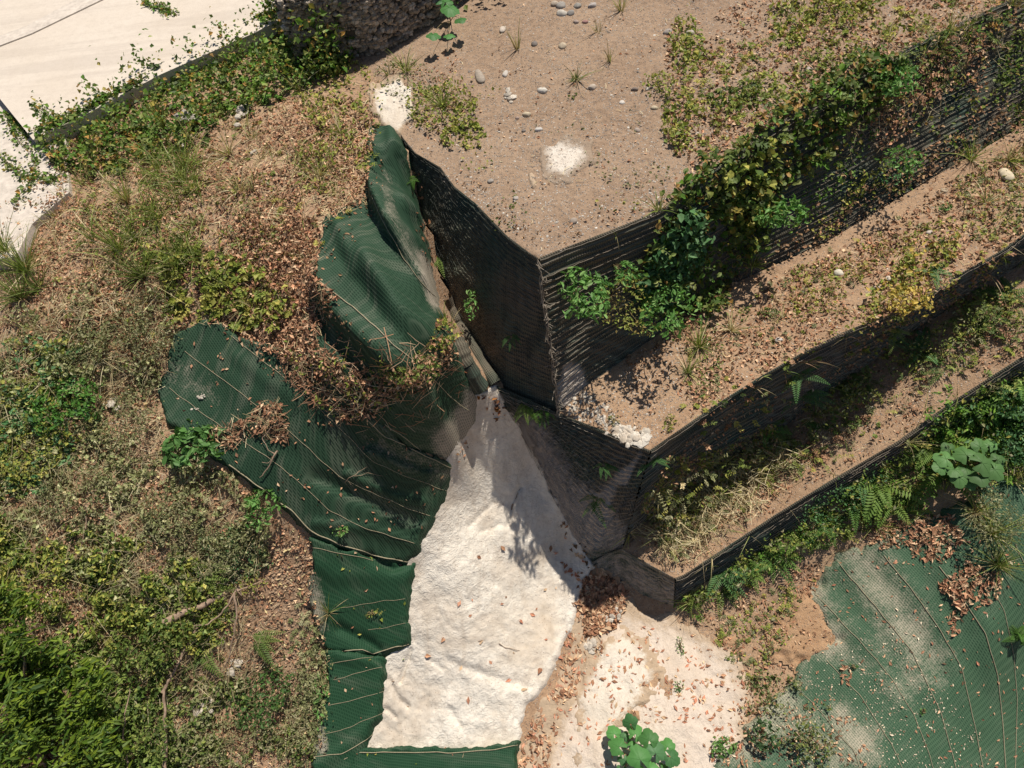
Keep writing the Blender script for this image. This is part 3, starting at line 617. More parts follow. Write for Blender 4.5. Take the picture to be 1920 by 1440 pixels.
class Acc:
    def __init__(s): s.V = []; s.T = []; s.Q = []; s.C = []; s.o = 0
    def add(s, r):
        V, F, C = r
        if len(V) == 0: return s
        (s.T if F.shape[1] == 3 else s.Q).append(F+s.o); s.V.append(V); s.C.append(C); s.o += len(V); return s
    def build(s, name, mat, parent=None, kind=None):
        if not s.V: return None
        V = np.concatenate(s.V); F = []
        if s.T: F.append(np.concatenate(s.T))
        if s.Q: F.append(np.concatenate(s.Q))
        if parent is not None: V = child_local(V, parent)
        return mesh_obj(name, V, F, mat, parent, smooth=False, colr=np.concatenate(s.C), kind=kind)
def tubeacc(L, R, c, sides=4):
    V, F = tubes(L, R, sides); return V, F, np.tile(np.array(c, float), (len(V), 1))

SHEETS_CLEAR = None
def scatter(poly, n, thr=None, scale=.02, seed=0, soft=.12, edge=14):
    """random pixels in polygon thinned by noise; thr 0..1 share kept"""
    p = np.array(poly, float); x0, y0 = p.min(0); x1, y1 = p.max(0)
    x = rng.uniform(x0, x1, n); y = rng.uniform(y0, y1, n)
    sd = polysd(poly, x, y)+(fbm(x*.03, y*.03, seed+3)-.5)*2*edge
    k = sd > rng.uniform(0, edge, n)*.5
    if thr is not None:
        nz = (fbm(x*scale, y*scale, seed)*.6+fbm(x*.075, y*.075, seed+31, 3)*.4-.5)*1.8+.5; k &= nz+rng.normal(0, soft*.6, n) > thr+.03
    return x[k], y[k]
def cover(acc, poly, n, size, palette, h=.04, thr=None, scale=.02, seed=0, tilt=.6, asp=.5, big=False, soft=.1, edge=14, hn=True, cvar=.3, dirv=None):
    n = int(n*.72); size = size*1.3; x, y = scatter(poly, n, thr, scale, seed, soft, edge); P, Nn, ok = hit(x, y); P = P[ok]; Nn = Nn[ok]; x = x[ok]; y = y[ok]
    if not len(P): return
    hh = rng.uniform(0, 1, len(P))**1.2*h
    if hn: hh *= .2+2.2*np.clip((fbm(x*.045, y*.045, seed+50, 3)-.5)*2.4+.45, 0, 1)
    P = P+np.array([0, 0, 1])*hh[:, None]+Nn*.006
    acc.add(mkleaves(P, Nn*.6+np.array([0, 0, .4]), size, palette, tilt, asp, big, cvar=cvar, dirv=dirv))
def straws(acc, poly, n, length, palette, thr=None, scale=.02, seed=0, width=.003, h=.03):
    x, y = scatter(poly, n, thr, scale, seed); P, Nn, ok = hit(x, y); P = P[ok]; Nn = Nn[ok]; n = len(P)
    if not n: return
    P = P+np.array([0, 0, 1])*rng.uniform(.005, h, (n, 1)); d = rng.normal(0, 1, (n, 3)); d[:, 2] *= .25; d -= (d*Nn).sum(1, keepdims=True)*Nn*.8; d /= np.linalg.norm(d, axis=1, keepdims=True)
    s = np.cross(d, Nn); L = length*rng.uniform(.3, 1.2, (n, 1)); c = palette[rng.integers(0, len(palette), n)]*rng.uniform(.7, 1.3, (n, 1))
    bend = s*L*rng.uniform(-.15, .15, (n, 1)); w_ = s*width
    V = np.stack([P-d*L/2-w_, P-d*L/2+w_, P+bend+w_, P+bend-w_, P+d*L/2+w_*.5, P+d*L/2-w_*.5], 1)
    i = np.arange(n)[:, None]*6; F = np.concatenate([i+[0, 1, 2, 3], i+[3, 2, 4, 5]])
    acc.add((V.reshape(-1, 3), F, np.repeat(c, 6, 0)))


# ==== VEGETATION ====
def poly_ell(cx, cy, rx, ry, rot=0, n=14):
    c, s = math.cos(math.radians(rot)), math.sin(math.radians(rot))
    return [(cx+rx*math.cos(t)*c-ry*math.sin(t)*s, cy+rx*math.cos(t)*s+ry*math.sin(t)*c) for t in np.linspace(0, 2*np.pi, n, endpoint=False)]
def stuff(name, acc, mat, label, cat):
    o = acc.build(name, mat, kind='stuff'); tag(o, label, cat, kind='stuff'); return o

def sprigs(acc, poly, n, L, m, size, palette, rise=.7, thr=None, scale=.02, seed=0, asp=.45, big=False, lift=.0, wall=0, stem=True, off=0):
    size = size*1.2
    x, y = scatter(poly, n, thr, scale, seed); P, Nn, ok = hit(x, y); P = P[ok]; Nn = Nn[ok]; n = len(P)
    if not n: return
    az = rng.uniform(0, 6.283, n); d = np.stack([np.cos(az), np.sin(az), np.full(n, rise)*rng.uniform(.5, 1.6, n)], 1)+Nn*wall; d /= np.linalg.norm(d, axis=1, keepdims=True)
    Lr = L*rng.uniform(.45, 1.25, n)[:, None]; sd = np.cross(d, [0, 0, 1.]); sd /= np.linalg.norm(sd, axis=1, keepdims=True)+1e-9
    pc = palette[rng.integers(0, len(palette), n)]*rng.uniform(.8, 1.2, (n, 1)); P = P+[0, 0, lift]+np.array([.5, -.865, 0])*off*rng.uniform(0, 1, (n, 1))
    S = []
    for k in range(m+1):
        t = k/m; q = P+d*Lr*t-np.array([0, 0, 1])*Lr*t*t*.35; S.append(q)
        if k:
            for sg in (1, -1):
                dv = sd*sg+d*.7; acc.add(mkleaves(q+dv*size*.35, np.tile([0, 0, 1.], (n, 1))+d*.2, size*(1.15-.4*t), palette, .35, asp, big, dirv=dv, colr=pc, cvar=.18))
    if stem:
        S = np.stack(S, 1); w_ = sd*.0022; V = np.stack([S-w_[:, None], S+w_[:, None]], 2).reshape(n, -1, 3); K = V.shape[1]; i = np.arange(n)[:, None]*K
        acc.add((V.reshape(-1, 3), np.concatenate([i+[2*k, 2*k+1, 2*k+3, 2*k+2] for k in range(m)]), np.repeat(pc*.7+.03, K, 0)))
def grassfield(acc, poly, n, Lpx, palette, blades=12, spread=1.1, droop=.9, thr=None, scale=.02, seed=0, width=.004):
    x, y = scatter(poly, n, thr, scale, seed); P, Nn, ok = hit(x, y)
    for p in P[ok]: acc.add(mkblades(p, Lpx*mpp(p)*rng.uniform(.5, 1.3), palette, spread, width, blades, droop=droop, rad=.03))
GB_ = pal((.20,.27,.05),(.26,.32,.08),(.34,.37,.13),(.13,.19,.035))
HILL = [(-60,440),(60,430),(110,350),(80,290),(230,200),(420,110),(640,-20),(690,60),(700,150),(705,240),(692,380),(612,415),(592,520),(575,610),(400,605),(330,625),(300,740),(325,835),(430,885),(500,935),(585,1015),(588,1060),(578,1120),(608,1215),(620,1290),(595,1340),(585,1480),(-60,1480)]
HUP = [(60,440),(110,350),(90,290),(230,215),(420,180),(560,180),(690,190),(705,240),(695,385),(612,420),(595,520),(575,610),(400,610),(330,630),(290,700),(150,640),(40,560)]
# ---- dry litter on the hillside
a = Acc()
cover(a, HUP, 46000, .036, P_DRY, .035, .28, .02, 1, asp=.45)
cover(a, [(450,400),(610,410),(595,520),(575,610),(640,680),(560,700),(400,605),(420,520)], 9000, .04, P_DRY, .08, .25, .03, 2, tilt=.9)
cover(a, [(-60,430),(300,560),(320,640),(300,740),(330,835),(430,885),(585,1015),(620,1290),(585,1480),(-60,1480)], 34000, .036, np.concatenate([P_DRY, P_STRAW[:2], P_DRY]), .03, .34, .018, 3)
straws(a, HUP, 7500, .13, P_STRAW, .4, .02, 4)
straws(a, HILL, 12000, .15, np.concatenate([P_STRAW, P_DRY]), .42, .02, 6)
stuff('leaf_litter', a, M_dry, 'brown fallen leaves and straw covering the hillside on the left', 'leaf litter')
a = Acc()
for pl, n, h, sd in (([(515,640),(600,655),(640,670),(700,695),(770,700),(835,650),(872,660),(850,700),(790,735),(715,780),(640,800),(600,760),(545,720)], 4200, .10, 8),
                     ([(372,845),(400,805),(460,785),(490,752),(535,755),(540,800),(550,830),(500,835),(470,815),(440,850),(400,845)], 1700, .07, 9),
                     ([(590,520),(640,560),(600,640),(560,690),(530,640),(560,570)], 1200, .07, 10)):
    cover(a, pl, n, .042, P_DRY, h, .22, .04, sd, tilt=.9); straws(a, pl, n//4, .22, np.concatenate([P_DRY, P_STRAW]), width=.0035, h=h*1.3)
cover(a, [(540,650),(640,670),(790,690),(870,640),(850,690),(740,770),(640,800),(560,730)], 1900, .042, np.concatenate([P_GR, P_YG]), .14, .42, .05, 12, tilt=.8)
cover(a, [(700,240),(690,380),(620,400),(600,520),(585,640),(690,660),(720,640),(640,560),(640,470),(700,420),(730,330)], 1300, .03, P_DRYD, .01, .45, .06, 13)
cover(a, [(400,590),(470,630),(560,670),(620,700),(690,760),(640,790),(560,740),(480,690),(420,640)], 1100, .04, P_DRY, .05, .42, .04, 17)
straws(a, [(560,640),(860,640),(880,760),(700,830),(560,760)], 260, .35, P_DRY, width=.0035, h=.12)
cover(a, [(340,640),(560,700),(850,880),(800,1010),(640,1000),(430,870),(310,800)], 330, .035, P_DRY, .01)
cover(a, [(590,1010),(780,1050),(770,1210),(700,1400),(970,1400),(970,1440),(600,1440)], 130, .04, np.concatenate([P_YG, P_DRY]), .01)
stuff('leaf_litter', a, M_dry, 'heaps of curled dry leaves and vine tangle lying on the green netting', 'leaf litter')
# ---- green ground cover on the hillside
a = Acc()
V1 = [(62,262),(195,180),(410,90),(610,-20),(690,40),(650,140),(560,175),(430,225),(360,290),(230,330),(130,330)]
cover(a, V1, 24000, .044, P_VINE, .28, .2, .03, 21, tilt=.8, asp=.75)
cover(a, [(520,-40),(690,-40),(640,150),(560,180),(500,110)], 4500, .055, P_VINE, .3, None, .03, 22, tilt=.8, asp=.75)
cover(a, [(130,330),(330,290),(520,330),(560,440),(430,540),(280,480),(180,440)], 6000, .036, np.concatenate([P_YG, P_GG]), .08, .5, .022, 23)
cover(a, [(270,470),(450,470),(560,560),(520,640),(420,600),(330,600)], 3800, .05, P_YG, .14, .42, .03, 24, asp=.6, tilt=.8)
cover(a, [(150,520),(330,560),(330,640),(300,740),(330,835),(440,890),(520,1000),(480,1130),(330,1180),(150,1100),(-40,1000),(-40,640)], 46000, .036, P_GG*1.5, .12, .54, .017, 25, tilt=.9, asp=.6)
cover(a, [(-40,640),(150,640),(190,800),(120,900),(-40,960)], 6000, .04, np.concatenate([P_BG, P_YG]), .14, .42, .02, 26, asp=.6)
cover(a, [(-40,960),(200,1000),(420,1060),(440,1180),(330,1250),(240,1250),(120,1180),(-40,1140)], 34000, .042, np.concatenate([P_YG*1.2, P_GR*1.3]), .13, .50, .02, 27, tilt=.8, asp=.6)
cover(a, [(100,1180),(330,1230),(330,1480),(200,1480)], 7000, .045, P_GR*1.2, .16, .46, .02, 28, asp=.6)
cover(a, [(320,1250),(420,1230),(590,1400),(600,1480),(310,1480)], 16000, .036, np.concatenate([P_GG, P_GR])*1.1, .12, .56, .02, 29, asp=.6)
cover(a, [(480,1200),(590,1190),(620,1290),(600,1400),(500,1360)], 3500, .034, P_GG, .1, .55, .025, 30)
cover(a, [(350,1020),(460,980),(520,1060),(440,1110)], 4500, .032, np.concatenate([P_GG, P_BG]), .12, .35, .02, 31)
cover(a, [(600,60),(700,130),(690,240),(620,260),(560,200)], 2200, .045, P_YG, .14, .4, .03, 32)
cover(a, [(560,180),(680,190),(700,300),(640,400),(560,330)], 3200, .04, P_YG, .1, .45, .03, 33)
stuff('ground_cover', a, M_leaf, 'low green weeds and creepers spreading over the hillside on the left', 'ground cover')
a = Acc()
M1 = [(150,540),(320,560),(330,640),(296,740),(325,840),(440,890),(520,1000),(480,1130),(330,1160),(150,1060),(-40,960),(-40,640)]
sprigs(a, M1, 2600, .17, 5, .038, P_GG, .8, .52, .017, 25)
sprigs(a, [(-40,960),(200,1000),(420,1060),(440,1180),(330,1270),(240,1250),(120,1180),(-40,1140)], 2000, .17, 5, .048, np.concatenate([P_YG*.95, P_GR*1.1]), .8, .50, .02, 27)
sprigs(a, [(100,1180),(330,1230),(330,1480),(200,1480)], 900, .2, 5, .055, P_GR*1.3, .9, .4, .02, 28)
sprigs(a, [(320,1250),(420,1230),(590,1400),(600,1480),(310,1480)], 900, .15, 5, .038, np.concatenate([P_GG, P_GR]), .8, .56, .02, 29)
sprigs(a, [(270,470),(450,470),(560,560),(520,640),(420,600),(330,600)], 520, .18, 4, .06, P_YG, .8, .42, .03, 24, asp=.6)
sprigs(a, [(-40,640),(150,640),(190,800),(120,900),(-40,960)], 800, .2, 5, .05, np.concatenate([P_BG*1.4, P_YG]), .8, .42, .02, 26)
sprigs(a, V1, 1300, .2, 4, .07, P_VINE, .7, .35, .03, 21, asp=.7)
sprigs(a, HUP, 800, .13, 4, .04, P_YG, .7, .52, .03, 36)
sprigs(a, [(570,1100),(610,1200),(620,1290),(600,1400),(560,1420),(560,1250),(540,1150)], 420, .15, 5, .038, P_GG*1.2, .8, .4, .03, 37)
stuff('leafy_weeds', a, M_leaf, 'knee high leafy weeds in loose clumps over the hillside', 'weeds')
a = Acc()
grassfield(a, [(120,330),(420,220),(600,260),(690,380),(600,420),(560,560),(400,600),(150,560),(60,460)], 330, 60, np.concatenate([P_STRAW, GB_, P_STRAW[:2]]), 9, 1.3, .9, .44, .02, 61)
grassfield(a, [(130,330),(380,300),(430,460),(330,520),(200,500),(120,420)], 110, 85, GB_, 14, .9, .9, .46, .02, 62, .0055)
grassfield(a, [(-40,560),(280,560),(330,640),(250,760),(-40,700)], 150, 45, P_STRAW, 9, 1.35, .9, .44, .02, 63)
straws(a, M1, 3500, .3, P_STRAW*.75, .4, .02, 68, h=.15, width=.0035)
straws(a, [(-40,950),(440,1060),(600,1400),(-40,1440)], 3000, .3, P_STRAW*.7, .4, .02, 69, h=.18, width=.0035)
grassfield(a, M1, 330, 60, P_STRAW, 6, 1.35, .8, .46, .02, 64)
grassfield(a, [(-40,950),(440,1060),(600,1400),(-40,1440)], 260, 60, P_STRAW*.9, 5, 1.35, .8, .46, .02, 65)
grassfield(a, V1, 70, 70, GB_, 8, 1.2, 1.0, .4, .02, 66)
stuff('wild_grass', a, M_leaf, 'straggling straw and green grass blades over the left hillside', 'grass')
# creepers over slab
a = Acc()
for l in ([(20,240),(40,270),(70,300),(60,345),(30,380)], [(0,290),(40,330),(110,340)], [(60,250),(110,225),(160,200),(215,178),(270,150)], [(10,215),(30,235),(55,255)], [(90,245),(150,215),(200,190)], [(275,5),(300,15),(325,30)], [(560,10),(520,25),(480,32)], [(70,200),(120,240),(180,240)]):
    L = resample([(x, y, 0) for x, y in l], 30); P, Nn, ok = hit(L[:, 0], L[:, 1]); P = P[ok]+[0, 0, .03]
    a.add(tubeacc([P], [.004], (.2, .14, .08)))
    q = np.repeat(P, 7, 0); q = q+rng.normal(0, .05, q.shape)*[1, 1, .3]; a.add(mkleaves(q, np.tile([0, 0, 1.], (len(q), 1)), .05, P_VINE, .6, .8))
cover(a, [(-40,380),(40,300),(120,330),(80,420),(-40,470)], 900, .035, np.concatenate([P_DRY, P_GG]), .04, .45, .04, 41)
tag(a.build('creeper', M_leaf), 'green creeper trailing over the pale concrete slab edge, top left', 'creeper')

# ---- upper terrace
a = Acc()
T1A = [(700,130),(830,120),(960,0),(1930,-20),(1880,10),(1700,90),(1530,185),(1370,295),(1240,395),(1053,468),(1010,480),(953,440),(880,370),(800,290),(765,255)]
cover(a, T1A, 3000, .03, P_DRY, .01, .5, .02, 51)
cover(a, [(1240,60),(1480,-30),(1930,-30),(1880,10),(1700,90),(1530,185),(1370,295),(1300,340),(1250,260)], 17000, .038, P_DRY, .025, .38, .018, 52)
cover(a, [(765,255),(830,300),(900,330),(1000,430),(1180,380),(1240,390),(1053,465),(1010,480),(860,350)], 2400, .028, P_DRYD, .015, .38, .03, 53)
cover(a, [(720,110),(850,90),(900,200),(870,280),(780,260),(780,180)], 1800, .03, P_DRY, .02, .42, .03, 54)
straws(a, T1A, 500, .10, P_STRAW, .45)
stuff('leaf_litter', a, M_dry, 'scattered dry brown leaves on the wide gravel terrace at the top', 'leaf litter')
a = Acc()
for cx, cy, rx, ry, n, pp, sz, h in ((830,205,70,50,1500,P_YG,.035,.12),(870,255,45,35,600,P_YG,.045,.08),(1285,90,35,60,700,P_YG,.045,.1),(1330,120,50,25,420,P_YG,.04,.08),(1270,220,30,60,520,P_YG,.045,.08),(1340,210,60,30,560,P_YG,.04,.08),(1480,45,45,50,900,P_YG,.042,.1),(1580,30,75,35,1200,P_YG,.04,.1),(1440,170,60,35,650,P_YG,.04,.08),(1380,190,60,30,500,P_GR,.045,.08),(1290,270,40,25,350,P_YG,.04,.08),(1580,100,60,40,420,P_YG,.04,.08),(1530,140,60,30,350,P_GR,.045,.08),(1700,60,70,35,300,P_YG,.04,.06),(1120,310,60,35,90,P_GG,.025,.03),(1200,330,70,30,160,P_GG,.025,.03),(900,170,40,20,40,P_YG,.03,.03),(950,400,40,40,90,P_GR,.03,.04),(900,300,40,30,70,P_YG,.03,.04),(1075,240,25,12,40,P_GG,.03,.03),(1070,180,15,18,35,P_GR,.035,.03),(1050,225,80,40,50,P_GG,.022,.02),(1190,220,12,40,45,P_GG,.025,.03),(1165,380,60,25,60,P_YG,.03,.04),(760,150,60,40,420,P_GG,.03,.06),(700,200,30,60,150,P_YG,.03,.06)):
    cover(a, poly_ell(cx, cy, rx, ry), n, sz, pp, h, .3, .05, 60+n, tilt=.8, asp=.65, edge=10)
stuff('ground_cover', a, M_leaf, 'patches of yellow green weeds on the gravel terrace at the top', 'ground cover')
# ---- vines over the walls
def wallvine(acc, poly, n, size, palette, out, thr=None, seed=0, asp=.7, big=True, scale=.03, cvar=.3, soft=.1):
    x, y = scatter(poly, n, thr, scale, seed, soft, 12); P, Nn, ok = hit(x, y); P = P[ok]; Nn = Nn[ok]; x = x[ok]; y = y[ok]
    thick = out*(.15+1.3*fbm(x*.025, y*.025, seed+9))
    P = P+(Nn*.7+np.array([0, -.12, .45]))*(rng.uniform(0, 1, len(P))**.7*thick)[:, None]
    acc.add(mkleaves(P, Nn*.4+np.array([0, -.1, .7]), size, palette, .55, asp, big, cvar=cvar))
a = Acc()
VN = [(1180,540),(1195,490),(1240,415),(1262,375),(1300,320),(1360,285),(1430,225),(1500,190),(1560,150),(1600,110),(1650,95),(1690,125),(1660,200),(1600,240),(1555,300),(1500,340),(1450,400),(1440,470),(1390,520),(1350,600),(1290,600),(1230,610)]
wallvine(a, VN, 12000, .070, P_VINE*.8, .26, .12, 71)
wallvine(a, [(1185,560),(1230,480),(1290,400),(1330,440),(1300,540),(1260,600),(1200,600)], 2600, .09, P_BG*.9, .4, None, 72, .55)
wallvine(a, [(1350,330),(1440,280),(1460,400),(1400,480),(1350,450)], 800, .085, np.concatenate([P_YG, P_YG*1.2, P_GR]), .4, .3, 73, .75)
wallvine(a, [(1510,330),(1560,300),(1620,230),(1640,260),(1600,340),(1540,400),(1500,440),(1470,460)], 900, .035, P_BR, .05, .35, 74, .8)
sprigs(a, VN, 520, .28, 5, .062, P_VINE*.9, .2, .36, .03, 82, asp=.6, big=True, wall=.5, lift=.08)
sprigs(a, [(1640,110),(1760,60),(1900,0),(1930,60),(1840,110),(1700,200),(1640,260)], 420, .3, 6, .045, np.concatenate([P_VINE, P_DRY[:4], P_DRY[:3]]), .1, .4, .03, 83, wall=.5)
tag(a.build('climbing_vine', M_leaf), 'dense dark green leafy vine spilling over the rim of the tallest wall', 'vine')
a = Acc()
for pl, n, pp, th, sd in (([(1610,200),(1700,130),(1760,90),(1840,60),(1850,130),(1830,200),(1800,160),(1740,200),(1700,260),(1640,290)], 2600, P_DRY, .25, 75), ([(1560,400),(1640,330),(1760,260),(1900,150),(1930,240),(1780,320),(1640,400),(1540,450)], 4500, P_DRYD, .25, 76), ([(1440,480),(1540,400),(1600,420),(1513,475),(1400,545),(1330,590),(1330,520)], 1600, P_DRYD, .3, 77), ([(1500,420),(1620,330),(1680,300),(1660,360),(1580,420),(1540,460)], 1000, P_YG, .35, 78), ([(1870,90),(1930,40),(1930,260),(1880,240),(1860,170)], 1200, P_GR, .3, 79), ([(1620,330),(1700,290),(1720,320),(1650,360)], 260, P_BG*1.5, .2, 80), ([(1280,590),(1330,560),(1300,660),(1240,640)], 700, P_DRYD, .3, 81)):
    wallvine(a, pl, n, .045, pp, .14, th, sd, .6, False)
for k in range(90):
    x0 = rng.uniform(1560, 1900); y0 = 190-(x0-1540)*.55+rng.uniform(-10, 90); L = [(x0, y0)]
    for q in range(7): L.append((L[-1][0]+rng.normal(-4, 9), L[-1][1]+rng.uniform(2, 16)))
    P, Nn, ok = hit([l[0] for l in L], [l[1] for l in L]); P = P[ok]
    if len(P) > 3: a.add(tubeacc([P+Nn[ok]*rng.uniform(.02, .1)], [.0035], P_STRAW[rng.integers(0, 4)]*.8, 3))
tag(a.build('dry_vine', M_dry), 'withered brown vine hanging down the right end of the tallest wall', 'vine')
a = Acc()
wallvine(a, [(1560,180),(1700,110),(1900,0),(1935,0),(1935,250),(1780,320),(1560,440),(1440,480),(1450,420),(1560,320)], 6500, .05, np.concatenate([P_VINE*.85, P_DRYD, P_YG*.8]), .16, .52, 84, .65, False)
wallvine(a, [(1560,160),(1900,-10),(1930,20),(1880,50),(1700,150),(1600,210)], 1800, .05, np.concatenate([P_VINE, P_DRY[:3]]), .22, .4, 85, .65, False)
tag(a.build('climbing_vine', M_leaf), 'thin straggling vine spread over the right half of the tallest wall', 'vine')
# ---- middle terrace
a = Acc()
T2A = [(1290,640),(1420,535),(1560,470),(1780,345),(1960,255),(1960,430),(1880,465),(1713,568),(1580,620),(1427,702),(1290,795),(1270,720)]
cover(a, T2A, 24000, .036, P_DRY, .02, .36, .02, 91)
cover(a, [(1110,760),(1290,590),(1300,700),(1215,835)], 700, .028, P_DRY, .01, .45, .03, 92)
cover(a, [(1170,680),(1300,585),(1330,600),(1260,650),(1190,720)], 900, .04, P_DRYD, .03, .3, .03, 93)
cover(a, [(1280,630),(1547,470),(1780,330),(1930,250),(1930,290),(1780,385),(1547,530),(1330,665)], 5000, .04, P_DRYD, .03, .3, .03, 99)
straws(a, T2A, 1800, .09, P_STRAW, .4)
stuff('leaf_litter', a, M_dry, 'brown leaf litter on the middle terrace between the two upper walls', 'leaf litter')
a = Acc()
cover(a, [(1480,500),(1600,470),(1800,400),(1800,460),(1700,560),(1560,620),(1480,600)], 7500, .03, np.concatenate([P_YG, P_DRY[:2]]), .04, .42, .02, 94, asp=.6)
cover(a, [(1780,340),(1960,240),(1960,420),(1820,460)], 4000, .034, np.concatenate([P_YG, P_GG]), .06, .42, .02, 95)
cover(a, [(1300,620),(1420,560),(1380,640),(1310,760),(1280,740)], 1500, .035, P_GR, .08, .45, .03, 96)
cover(a, [(1610,560),(1680,490),(1800,430),(1800,480),(1720,580),(1640,610)], 2600, .045, np.concatenate([P_YG, pal((.42,.30,.06),(.48,.36,.10))]), .14, .4, .03, 97, asp=.6)
cover(a, [(1430,690),(1560,620),(1680,560),(1700,590),(1580,640),(1470,700)], 1600, .034, np.concatenate([P_YG, P_DRY[:3]]), .1, .35, .03, 98)
stuff('ground_cover', a, M_leaf, 'small yellow green weeds growing on the middle terrace', 'ground cover')
# ---- plants on the middle wall and lower terrace
a = Acc()
W2 = [(1230,880),(1290,830),(1427,730),(1580,640),(1713,590),(1920,450),(1960,500),(1780,600),(1680,680),(1533,770),(1460,830),(1330,920),(1240,1000)]
wallvine(a, W2, 11000, .04, P_DRY, .22, .44, 101, .5, False)
wallvine(a, [(1240,860),(1330,850),(1450,800),(1460,850),(1330,960),(1240,1010),(1200,960)], 9000, .042, np.concatenate([P_GG, P_YG, P_DRY[:3]]), .40, .34, 102, .5, False)
wallvine(a, [(1460,830),(1533,770),(1680,670),(1780,590),(1900,530),(1920,600),(1720,700),(1560,820),(1480,880)], 12000, .042, np.concatenate([P_GR, P_YG, P_GG]), .40, .38, 103, .5, False)
wallvine(a, [(1600,600),(1700,560),(1850,500),(1850,560),(1740,600),(1620,660)], 4500, .042, np.concatenate([P_YG, P_DRY]), .34, .4, 104, .5, False)
wallvine(a, [(1285,800),(1350,760),(1427,710),(1440,740),(1350,800),(1290,840)], 700, .035, P_DRY, .05, .4, 105, .5, False)
sprigs(a, W2, 1500, .26, 5, .045, np.concatenate([P_GG, P_YG, P_DRY[:4]]), .6, .42, .03, 106, wall=2.4)
sprigs(a, [(1200,930),(1280,860),(1460,800),(1470,850),(1330,960),(1240,1020)], 750, .32, 6, .036, np.concatenate([P_YG, P_GG, P_GG, P_STRAW[:2]]), 1.3, .33, .03, 107, wall=.8, off=.45)
sprigs(a, [(1460,830),(1533,770),(1680,670),(1780,590),(1930,520),(1930,600),(1720,700),(1560,820),(1480,880)], 2000, .34, 6, .036, np.concatenate([P_YG, P_GR*1.2, P_GG, P_DRY[:3]]), 1.3, .36, .03, 108, wall=.7, off=.45)
sprigs(a, [(1290,790),(1427,695),(1580,610),(1713,555),(1900,450),(1920,470),(1713,600),(1580,650),(1427,735),(1290,830)], 700, .2, 5, .04, np.concatenate([P_YG, P_DRY[:4], P_GR]), .4, .42, .03, 109, wall=1.4)
tag(a.build('wall_creeper', M_leaf), 'patchy creeper of dead and green leaves clinging to the middle wall', 'creeper')
a = Acc()
T3A = [(1175,1025),(1240,950),(1340,890),(1470,810),(1560,740),(1700,650),(1960,520),(1960,650),(1780,750),(1680,825),(1560,895),(1447,965),(1367,1018),(1280,1075),(1230,1055)]
cover(a, T3A, 16000, .03, P_DRY, .02, .42, .02, 111)
cover(a, [(1240,950),(1460,830),(1560,760),(1560,860),(1440,960),(1330,1010)], 5500, .03, P_DRY, .03, .36, .02, 112)
straws(a, [(1190,1030),(1240,960),(1460,840),(1600,780),(1500,900),(1380,1000),(1280,1070)], 2600, .16, P_STRAW, .36)
straws(a, T3A, 900, .08, P_STRAW, .5)
stuff('leaf_litter', a, M_dry, 'straw and small brown leaves on the narrow path above the lowest wall', 'leaf litter')
a = Acc()
W3 = [(1275,1125),(1340,1085),(1400,1040),(1500,975),(1620,890),(1740,800),(1830,730),(1960,670),(1960,900),(1860,900),(1800,900),(1700,960),(1600,1010),(1480,1060),(1380,1110),(1290,1155)]
cover(a, W3, 30000, .042, np.concatenate([P_GR, P_YG, P_GG, P_BR[:2]]), .26, .34, .02, 121, tilt=.9, asp=.5)
cover(a, W3, 4000, .034, P_DRYD, .03, .4, .02, 122)
cover(a, [(1480,980),(1560,920),(1640,870),(1660,940),(1560,1000),(1500,1040)], 2500, .03, P_BG, .3, .3, .03, 123)
cover(a, [(1740,780),(1960,700),(1960,850),(1760,880)], 3800, .045, np.concatenate([P_BG, P_BR]), .3, .35, .025, 124, asp=.55)
stuff('ground_cover', a, M_leaf, 'thick green undergrowth along the foot of the lowest wall', 'ground cover')
a = Acc()
grassfield(a, [(1190,1000),(1240,950),(1340,865),(1460,810),(1500,870),(1420,950),(1320,1000),(1230,1035)], 230, 80, np.concatenate([P_STRAW, GB_, P_STRAW]), 12, 1.0, .8, .36, .02, 161)
straws(a, [(1190,1000),(1250,930),(1400,870),(1500,850),(1420,960),(1320,1030),(1250,1050)], 900, .35, P_STRAW, .3, width=.004, h=.35)
grassfield(a, [(1460,800),(1600,720),(1720,660),(1700,760),(1560,850)], 50, 50, np.concatenate([P_STRAW, GB_]), 9, 1.2, .8, .4, .02, 162)
grassfield(a, [(1320,560),(1560,480),(1900,300),(1930,420),(1700,540),(1450,680),(1300,760)], 110, 45, np.concatenate([P_STRAW, GB_]), 8, 1.2, .8, .46, .02, 163)
grassfield(a, [(1250,20),(1880,-10),(1660,110),(1380,280),(1290,250)], 60, 45, np.concatenate([P_STRAW, GB_]), 8, 1.1, .8, .46, .02, 164)
grassfield(a, [(1620,60),(1900,-20),(1880,60),(1700,150)], 40, 60, np.concatenate([P_STRAW, GB_]), 12, 1.1, .9, .35, .02, 165)
grassfield(a, [(1400,1080),(1560,1000),(1700,930),(1900,860),(1900,920),(1700,1000),(1500,1070)], 90, 45, np.concatenate([P_STRAW, GB_]), 10, 1.1, .8, .36, .02, 166)
grassfield(a, [(1560,860),(1700,780),(1900,680),(1920,760),(1760,840),(1600,900)], 60, 45, np.concatenate([P_STRAW, GB_]), 9, 1.1, .8, .42, .02, 167)
grassfield(a, [(1290,1062),(1447,952),(1680,812),(1920,648),(1920,690),(1680,852),(1447,992),(1290,1095)], 150, 38, np.concatenate([P_STRAW, GB_]), 9, 1.3, 1.1, .42, .03, 168)
grassfield(a, [(1230,828),(1427,692),(1580,610),(1713,556),(1900,450),(1910,480),(1713,596),(1580,648),(1427,730),(1240,860)], 170, 42, np.concatenate([P_STRAW, GB_, P_DRY[:3]]), 9, 1.3, 1.3, .42, .03, 169)
